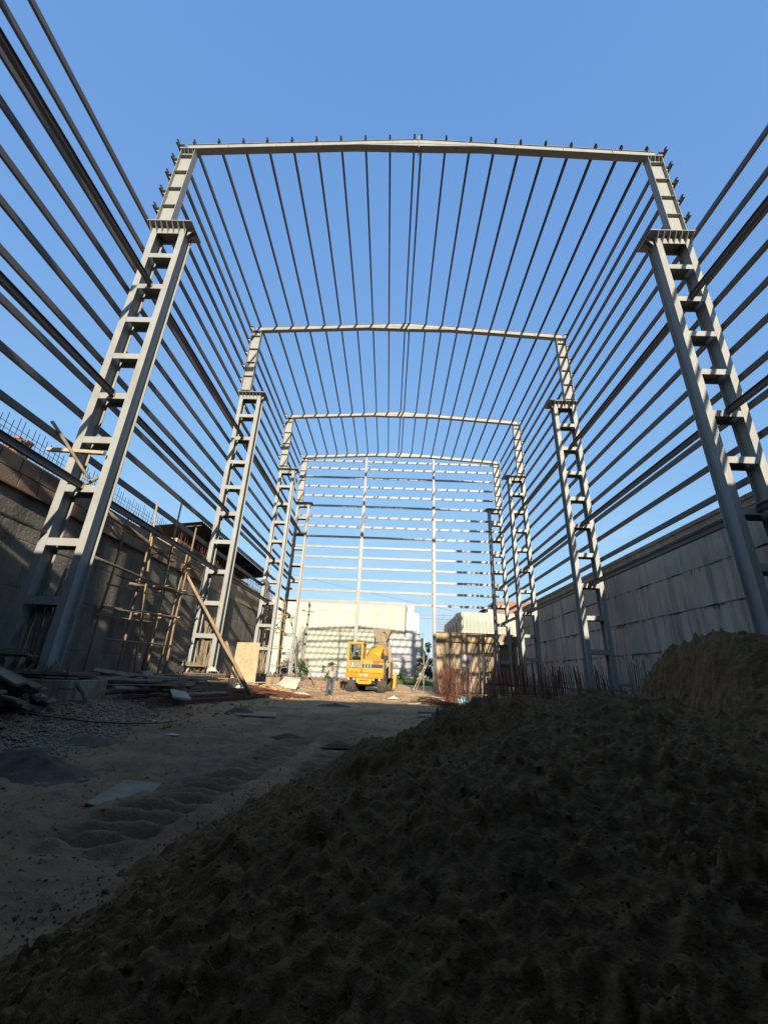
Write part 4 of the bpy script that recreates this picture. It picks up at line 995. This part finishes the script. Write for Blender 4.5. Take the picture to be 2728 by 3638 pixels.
for p, q in (((-8.45, 12.7, 4.75), (-8.45, 14.9, 5.0)), ((-8.43, 14.3, 4.70), (-8.5, 17.3, 5.15)), ((-8.42, 12.7, 3.6), (-8.42, 15.95, 3.85)), ((-8.40, 12.6, 2.70), (-8.42, 15.95, 2.85)), ((-8.42, 12.0, 1.78), (-8.42, 15.9, 1.85)), ((-8.42, 12.6, .86), (-8.42, 16.0, .84)),
             ((-9.3, 12.7, 3.45), (-9.25, 16.0, 3.65)), ((-9.3, 12.6, 2.5), (-9.25, 16.0, 2.65)), ((-9.35, 14.35, 3.7), (-8.3, 14.40, 3.78)), ((-9.35, 15.75, 3.8), (-8.3, 15.72, 3.86)), ((-9.35, 14.3, 2.75), (-8.3, 14.35, 2.8)), ((-9.35, 15.75, 2.8), (-8.3, 15.7, 2.86)), ((-9.35, 14.3, 4.85), (-8.3, 14.3, 4.95)), ((-9.35, 15.7, 4.6), (-8.3, 15.7, 4.72))):
    bamboo(p, q, .028, .022, scf, nodes=False)
for z in (2.76, 2.72): MB().bar((-9.2, 12.6, z), (-8.5, 15.9, z+.14), .12, .03).build('deck_board', 'oldwood', scf)
sc2 = thing('bamboo_scaffold', (-8.1, 29.6, .37), 'bamboo scaffold between the third and the farthest left columns', 'scaffold')
for p, q in (((-7.7, 29.0, .3), (-8.0, 29.2, 5.9)), ((-7.9, 30.6, .3), (-8.1, 30.5, 5.9)), ((-8.9, 29.2, .3), (-8.9, 29.2, 5.6)), ((-8.9, 30.8, .3), (-8.95, 30.6, 5.6))): bamboo(p, q, .04, .03, sc2)
for z in (1.4, 2.6, 3.7, 4.7):
    bamboo((-7.7, 28.7, z), (-8.0, 31.0, z+.05), .025, .022, sc2, nodes=False); bamboo((-9.2, 29.1, z+.1), (-7.4, 29.1, z+.1), .025, .022, sc2, nodes=False); bamboo((-9.2, 30.6, z), (-7.4, 30.6, z), .025, .022, sc2, nodes=False)
for k in range(9): bamboo((-9.2+R.uniform(-.1, .3), 28.2+.35*k, R.uniform(3.6, 5.6)), (-8.2+R.uniform(-.3, .3), 28.6+.35*k, R.uniform(3.4, 5.8)), .03, .025, sc2, 'oldwood', nodes=False)

def loose(name, b, m, label, cat, group=None, smooth=False): return tag(b.build(name, m, smooth=smooth), label, cat, group)
loose('log_prop', stick((-5.75, 17.75, .10), (-8.5, 15.95, 4.5), .072, .05, .03, 8), 'bamboo', 'long pale log leaning diagonally from the ground up to the scaffold', 'log', smooth=True)
loose('log_prop', stick((-6.55, 18.45, .62), (-7.2, 17.75, 2.2), .07, .06, .01), 'oldwood', 'short dark log lying along the long leaning log', 'log', smooth=True)
loose('timber_pole', stick((-8.95, 10.9, 5.35), (-8.5, 14.65, 4.72), .07, .06), 'oldwood', 'thick dark pole slung along the wall top beside the scaffold', 'pole', smooth=True)
loose('timber_pole', stick((-8.9, 7.9, 4.05), (-8.75, 9.25, 4.0), .04, .04), 'oldwood', 'short dark pole sticking out left of the nearest left column', 'pole', smooth=True)
loose('timber_pole', stick((-8.55, 10.3, 3.82), (-8.5, 15.75, 3.74), .045, .04), 'oldwood', 'long pole running from the nearest left column to the scaffold', 'pole', smooth=True)
loose('timber_pole', stick((-8.62, 12.7, 3.50), (-8.55, 18.7, 4.05), .045, .035), 'oldwood', 'long pole running from the scaffold to the second left column', 'pole', smooth=True)
loose('plank', MB().bar((-9.35, 9.12, 6.16), (-7.85, 9.12, 6.10), .10, .085), 'plank', 'pale squared timber lying across the nearest left column', 'plank')
loose('timber_pole', stick((-9.15, 8.75, 6.75), (-8.1, 9.2, 5.42), .04, .035, .01), 'oldwood', 'dark timber slanting across the nearest left column', 'pole', smooth=True)
loose('timber_pole', stick((-8.5, 9.6, 5.42), (-7.9, 9.62, 5.85), .045, .04, .01), 'oldwood', 'short dark timber propped inside the nearest left column', 'pole', smooth=True)
loose('timber_prop', stick((-6.2, 35, .3), (-8.85, 35, 5.35), .05, .04), 'oldwood', 'thin prop leaning left behind the farthest left column', 'prop', smooth=True)
loose('timber_prop', stick((-7.4, 34.4, .3), (-8.5, 34.6, 5.2), .045, .04), 'oldwood', 'steeper dark prop leaning behind the farthest left column', 'prop', smooth=True)
loose('timber_prop', MB().bar((1.55, 34.6, .2), (2.75, 34.3, 2.7), .10, .05), 'plank', 'pale board leaning against the right gable column', 'prop')
loose('timber_prop', MB().bar((1.75, 34.7, .2), (2.8, 34.5, 2.5), .07, .05), 'plank', 'narrow board leaning beside the pale board at the right gable column', 'prop')
loose('timber_post', stick((2.45, 36, .1), (2.45, 36, 4.2), .045, .04, .01), 'whiteboard', 'slim pale post standing left of the right gable column', 'post', smooth=True)

# planks stacked inside the ladder columns
def stack_timber(y, n, label, group):
    for k in range(n):
        x0 = -8.55+R.uniform(0, .55); l = R.uniform(1.1, 2.3)
        b = stick((x0, y+.12+R.uniform(-.1, .25), .98), (x0+R.uniform(-.35, .35), y+.2+R.uniform(-.1, .2), .98+l), R.uniform(.03, .055)); tag(b.build('timber_offcut', 'oldwood', smooth=True), label, 'timber', group)
stack_timber(FY[0], 11, 'weathered timber stick stood up between the legs of the nearest left column', 'timbers in nearest left column')
stack_timber(FY[1], 14, 'weathered timber stick stood up between the legs of the second left column', 'timbers in second left column')
stack_timber(FY[2], 9, 'weathered timber stick stood up between the legs of the third left column', 'timbers in third left column')
for k, y in enumerate(FY[:2]):
    for j in range(5):
        z = 1.20+.035*j; tag(MB().bar((-9.0+R.uniform(-.1, .2), y-.2-R.uniform(0, .12), z), (-7.95+R.uniform(-.2, .1), y-.2-R.uniform(0, .1), z+R.uniform(-.02, .02)), R.uniform(.08, .14), .028).build('plank', 'oldwood'), f'thin weathered plank lying across the base of the {names[k]} left column', 'plank', f'planks on the {names[k]} left base')

def heap(n, x0, x1, y0, y1, dirang, lmin, lmax, zmax, label, group, m='oldwood', w=(.10, .2), flat=True):
    for k in range(n):
        a = dirang+R.gauss(0, .16); l = R.uniform(lmin, lmax); cx = R.uniform(x0, x1); cyy = R.uniform(y0, y1); z = gz(cx, cyy)+.03+zmax*(k/n)
        d = Vector((math.cos(a), math.sin(a), R.uniform(-.05, .05)))*l/2; c = Vector((cx, cyy, z))
        if R.random() < .72: b = MB().bar(c-d, c+d, R.uniform(*w), R.uniform(.025, .05), up=(R.uniform(-.2, .2), R.uniform(-.2, .2), 1))
        else: b = stick(c-d, c+d, R.uniform(.03, .055))
        tag(b.build('plank', m), label, 'plank', group)
heap(36, -8.6, -6.7, 10.6, 13.6, 1.45, 1.6, 3.4, .48, 'weathered plank in the long heap between the nearest and second left columns', 'planks in the long heap')
heap(22, -8.5, -7.0, 14.4, 16.8, 1.0, 1.0, 2.2, .42, 'weathered plank in the heap before the second left pedestal', 'planks before the second left pedestal')
heap(24, -7.7, -6.4, 7.0, 8.4, 2.55, .7, 1.5, .36, 'broken plank in the heap at the nearest left pedestal', 'planks at the nearest left pedestal')
for k in range(9):
    z = .36+.05*k; tag(MB().bar((-7.95+R.uniform(-.2, .2), 8.45-.06*k, z+.30), (-6.6+R.uniform(-.25, .2), 8.25-.09*k, max(.40, z)), R.uniform(.12, .2), .04, up=(R.uniform(-.2, .2), -.3, 1)).build('plank', 'oldwood'), 'broken plank in the heap at the nearest left pedestal', 'plank', 'planks at the nearest left pedestal')
for k in range(12):
    y = R.uniform(10.4, 15.5); z = .45+R.uniform(.15, .45); tag(MB().bar((-8.4+R.uniform(-.2, .5), y, z+.1), (-7.1+R.uniform(-.4, .4), y+R.uniform(.3, 1.8), z+R.uniform(-.15, .05)), R.uniform(.14, .24), .035, up=(R.uniform(-.4, .4), -.5, 1)).build('plank', 'oldwood'), 'wide weathered board thrown on top of the plank heaps along the left wall', 'plank', 'boards on top of the heaps')
heap(16, .5, 1.9, 20.2, 24.5, .6, .7, 1.8, .28, 'short timber in the small heap right of the mixer', 'timber heap by the rusty bars', 'plank', (.06, .12))
heap(10, -8.3, -6.9, 20.2, 22.6, .4, .6, 1.4, .2, 'plank scrap on the ground around the plywood sheet', 'scraps by the plywood', 'plank', (.06, .14))
loose('board', MB().bar((-8.75, 12.5, .86), (-7.05, 12.45, .66), .04, .24), 'oldwood', 'wide grey board lying tilted on the long plank heap', 'board')
loose('board', MB().bar((-7.48, 13.2, .34), (-7.73, 13.3, 1.0), .27, .03, up=(.3, -1, .2)), 'whiteboard', 'whitewashed board standing upright in the plank heap', 'board')
loose('board', MB().prism([(-6.75, 12.9, .50), (-6.1, 12.5, .46), (-5.55, 11.7, .33), (-6.15, 11.9, .36)], (0, 0, .05)), 'whiteboard', 'white slab lying on the rusty rods', 'slab')
loose('timber_offcut', stick((-6.79, 9.02, .76), (-6.42, 9.1, .30), .045, .045, .01), 'oldwood', 'thick stake leaning on the corner of the nearest left pedestal', 'timber', smooth=True)
loose('timber_offcut', MB().bar((-7.52, 11.5, .78), (-7.30, 11.45, .40), .10, .07), 'oldwood', 'short stub leaning out of the long plank heap', 'timber')
loose('log', stick((-7.0, 10.0, .40), (-6.1, 15.6, .36), .07, .055, .03, 8), 'oldwood', 'long dark log lying in front of the plank heap', 'log', smooth=True)
loose('concrete_block', MB().box(-6.85, -6.45, 9.0, 9.22, .28, .44), 'pedestal', 'small grey block on the ground by the nearest left pedestal', 'block')
loose('plywood_sheet', MB().prism([(-8.16, 21.7, .36), (-6.93, 21.7, .34), (-7.08, 22.15, 2.46), (-8.30, 22.15, 2.44)], (0, .02, .0)), 'ply', 'sunlit stained plywood sheet stood on end before the third left column', 'plywood')
for u in (.10, .33): 
    p = Vector((-8.16, 21.68, .36)).lerp(Vector((-6.93, 21.68, .34)), u); q_ = Vector((-8.30, 22.13, 2.44)).lerp(Vector((-7.08, 22.13, 2.46)), u)
    loose('batten_strip', MB().bar(p, q_, .07 if u > .2 else .03, .015, up=(0, -1, .2)), 'plank', ('wide' if u > .2 else 'thin')+' upright strip on the face of the plywood sheet', 'batten')
# rusty rods bundled on the ground
rb = thing('rod_bundle', (-6.3, 14.5, .3), 'long bundle of rusty rods lying on the ground before the plank heap', 'rebar')
for k in range(70):
    a = R.random(); x0 = -6.75+R.uniform(-.45, .75); x1 = -6.1+R.uniform(-.5, .6)
    y0 = 10.3+R.uniform(0, 2.2); y1 = 19.2+R.uniform(-1.6, 1.2)
    z0 = gz(x0, y0)+.03+R.uniform(0, .10); z1 = gz(x1, y1)+.03+R.uniform(0, .10)
    rod('rod', rb, (x0, y0, z0), (x1, y1, z1), .012)
rb2 = thing('rod_bundle', (-5.4, 20.5, .2), 'sunlit orange rusty rods lying left of the standing person', 'rebar')
for k in range(46):
    x0 = -6.7+R.uniform(-.5, .6); y0 = 19.6+R.uniform(-.6, 1.2); x1 = -4.5+R.uniform(-.6, .5); y1 = 21.2+R.uniform(-.8, 1.0)
    rod('rod', rb2, (x0, y0, gz(x0, y0)+.03+R.uniform(0, .14)), (x1, y1, gz(x1, y1)+.03+R.uniform(0, .05)), .012)
rb3 = thing('rod_bundle', (1.7, 20, .1), 'orange rusty rods heaped beside the small timber heap right of the mixer', 'rebar')
for k in range(46):
    x0 = 1.2+R.uniform(-.3, .5); y0 = 21.8+R.uniform(-.8, .8); x1 = 2.0+R.uniform(-.3, .7); y1 = 18.2+R.uniform(-.7, .8)
    rod('rod', rb3, (x0, y0, .04+R.uniform(0, .28)), (x1, y1, .04+R.uniform(0, .16)), .011)

# ------------------------------------------------------------------ ground litter
def mound(name, cx, cyy, rx, ry, h, m, label, cat, seed):
    n = 60; xs = np.linspace(cx-rx*1.3, cx+rx*1.3, n); ys = np.linspace(cyy-ry*1.3, cyy+ry*1.3, n); XX, YY = np.meshgrid(xs, ys)
    d = np.hypot((XX-cx)/rx, (YY-cyy)/ry)+.35*fbm(XX*2.2, YY*2.2, seed, 3)
    Z = h*(1-sstep(0, 1.1, d))+.25*h*fbm(XX*7, YY*7, seed+2, 3)*(1-sstep(.7, 1.1, d))-.05*sstep(.9, 1.3, d)+ground_z(XX, YY)+.02
    return tag(put(name, grid_mesh(name, xs, ys, Z, m)), label, cat)
mound('dark_sand_heap', -4.5, 5.3, .62, .36, .20, 'darksand', 'small black wet sand heap on the ground at the left', 'sand heap', 140)
mound('dark_sand_heap', -5.0, 7.1, .5, .3, .08, 'darksand', 'flat dark heap of grit at the edge of the gravel', 'sand heap', 150)
mound('mortar_heap', -2.3, 8.6, .30, .10, .06, 'darksand', 'low dark lump of mud in the wheel track', 'mud lump', 160)
mound('mortar_heap', -2.45, 17.2, .55, .3, .10, 'darksand', 'dark mortar patch at the edge of the shade', 'mortar heap', 170)
mound('mortar_heap', -4.5, 12.55, .42, .3, .16, 'darksand', 'dark mortar heap on the flat mixing sheet', 'mortar heap', 180)
mound('mortar_heap', -1.3, 8.1, .22, .12, .05, 'darksand', 'dark damp lump by the edge of the sand', 'mud lump', 190)
loose('mixing_sheet', MB().prism([(-4.95, 12.9, .03), (-3.6, 13.1, .02), (-3.35, 11.85, .02), (-4.35, 11.9, .02)], (0, 0, .025)), 'cement', 'flat grey mixing sheet with mortar on the trodden earth', 'sheet')
loose('cement_sheet', MB().prism([(-3.02, 4.14, gh(-3.02, 4.14)+.02), (-2.64, 4.20, gh(-2.64, 4.2)+.02), (-2.80, 4.98, gh(-2.8, 4.98)+.025), (-3.20, 5.02, gh(-3.2, 5.02)+.025)], (0, 0, .012)), 'cement', 'pale dried cement sheet half buried in the earth beside the wheel track', 'sheet')
loose('flat_board', MB().prism([(.45, 13.8, .12), (1.15, 13.7, .14), (1.0, 14.5, .12), (.55, 14.6, .12)], (0, 0, .05)), 'oldwood', 'flat board on the ground beside the sand heap', 'board')
def crumple(name, cx, cyy, rx, ry, h, m, label, cat, seed, z0=None):
    n = 22; xs = np.linspace(-1, 1, n); XX, YY = np.meshgrid(xs, xs); d = np.maximum(np.abs(XX), np.abs(YY))
    Z = h*(.45+.9*np.abs(fbm(XX*1.7+5, YY*1.7, seed, 3)))*(1-.75*d**2)
    px = cx+rx*(XX+.3*fbm(XX*1.1, YY*1.1, seed+4, 2)); py = cyy+ry*(YY+.3*fbm(XX*1.1, YY*1.1, seed+7, 2)); zz0 = gz(cx, cyy) if z0 is None else z0
    b = MB(); b.v = [(px[j, i], py[j, i], zz0+max(0.01, Z[j, i])) for j in range(n) for i in range(n)]
    b.f = [(j*n+i, j*n+i+1, (j+1)*n+i+1, (j+1)*n+i) for j in range(n-1) for i in range(n-1)]
    o = b.build(name, m, smooth=True); s_ = o.modifiers.new('thick', 'SOLIDIFY'); s_.thickness = .008; return tag(o, label, cat)
crumple('plastic_sack', 1.75, 15.6, .5, .35, .22, 'cyan', 'crumpled turquoise plastic sack at the edge of the sand heap', 'sack', 200)
crumple('plastic_sack', 3.05, 16.2, .22, .2, .28, 'cyan', 'small turquoise scrap peeking over the sand', 'sack', 210)
crumple('plastic_sack', 3.2, 22.5, .35, .3, .35, 'cyan', 'turquoise sack among the rusty bars', 'sack', 215)
crumple('cement_bag', -.15, 23.7, .32, .22, .22, 'cloth', 'pale cement bag lying in front of the mixer', 'bag', 220)
crumple('paper_scrap', -5.2, 24.6, .4, .3, .16, 'cloth', 'pale crumpled sheet by the third left pedestal', 'sheet', 230)
crumple('cloth_bundle', -7.55, 17.75, .18, .14, .28, 'cloth', 'white cloth bundle on the second left base plate', 'cloth', 240, 1.0)
crumple('cloth_bundle', -6.75, 19.0, .35, .3, .25, 'cloth', 'white rags on the ground by the second left pedestal', 'cloth', 250)
crumple('paper_scrap', -4.3, 8.3, .10, .06, .04, 'cloth', 'tiny white scrap on the trodden earth', 'scrap', 260)
crumple('paper_scrap', -5.6, 9.9, .16, .08, .05, 'cloth', 'white scrap lying in front of the rusty rods', 'scrap', 270)
crumple('snack_wrapper', -7.0, 8.7, .09, .07, .05, 'orange', 'orange wrapper beside the grey block', 'wrapper', 280)
pts = [(-6.9, 6.9, 0), (-6.4, 7.6, 0), (-5.9, 8.3, 0), (-5.6, 8.9, 0), (-5.2, 9.5, 0), (-5.1, 10.4, 0), (-5.3, 11.2, 0)]
loose('cable', MB().tube([(x, y, gz(x, y)+.05+.03*math.sin(x*9)) for x, y, z in pts], .011, 6), 'wire', 'thin black cable trailing over the gravel', 'cable', smooth=True)
# dislodged sheet leaning at the third pedestal
loose('tin_sheet', MB().prism([(-6.9, 25.7, .32), (-5.75, 25.9, .2), (-5.65, 26.4, .75), (-6.6, 26.5, .85)], (0, .02, .01)), 'whiteboard', 'pale sheet leaning against the third left pedestal', 'sheet')
# gravel spread
g = MB(); rg = random.Random(21)
for k in range(5200):
    a = rg.random(); y = 5.8+7*rg.random()**1.2; x = -5.1-(y-5.8)*.22-abs(rg.gauss(0, 1.1))+rg.uniform(0, .6)
    if x < -8.9: continue
    s = rg.uniform(.012, .04)*(1.4 if rg.random() < .08 else 1); z = gh(x, y)
    v = [Vector((rg.uniform(-1, 1), rg.uniform(-1, 1), rg.uniform(-.5, .9)))*s*.35 for _ in range(6)]
    base = [Vector((s, 0, 0)), Vector((0, s, 0)), Vector((-s, 0, 0)), Vector((0, -s, 0)), Vector((0, 0, s*.7)), Vector((0, 0, -s*.5))]
    P_ = [Vector((x, y, z+s*.2))+b_+c_ for b_, c_ in zip(base, v)]
    g.add(P_, [(0, 1, 4), (1, 2, 4), (2, 3, 4), (3, 0, 4), (1, 0, 5), (2, 1, 5), (3, 2, 5), (0, 3, 5)])
tag(g.build('gravel', 'gravel'), 'grey crushed stone spread over the ground at the left', 'gravel', kind='stuff')
g = MB()
for k in range(5200):
    if k % 4: y = 2+9*rg.random()**1.3; x = rg.uniform(-5.2, -.4); s = rg.uniform(.006, .016)*(2 if rg.random() < .06 else 1)
    else: x = rg.uniform(-6.5, 3); y = rg.uniform(9, 33); s = rg.uniform(.012, .035)*(1+.02*y)
    z = gh(x, y)
    base = [Vector((s, 0, 0)), Vector((0, s, 0)), Vector((-s, 0, 0)), Vector((0, -s, 0)), Vector((0, 0, s*.7)), Vector((0, 0, -s*.5))]
    P_ = [Vector((x, y, z))+b_+Vector((rg.uniform(-1, 1), rg.uniform(-1, 1), rg.uniform(-.5, .5)))*s*.4 for b_ in base]
    g.add(P_, [(0, 1, 4), (1, 2, 4), (2, 3, 4), (3, 0, 4), (1, 0, 5), (2, 1, 5), (3, 2, 5), (0, 3, 5)])
for k in range(900):
    y = rg.uniform(6.5, 27); x = rg.uniform(-9.2, -6.0) if k % 3 else rg.uniform(-6.6, -4.6); s = rg.uniform(.02, .07)
    crumb(g, (x, y, gh(x, y)+s*.3), s, rg)
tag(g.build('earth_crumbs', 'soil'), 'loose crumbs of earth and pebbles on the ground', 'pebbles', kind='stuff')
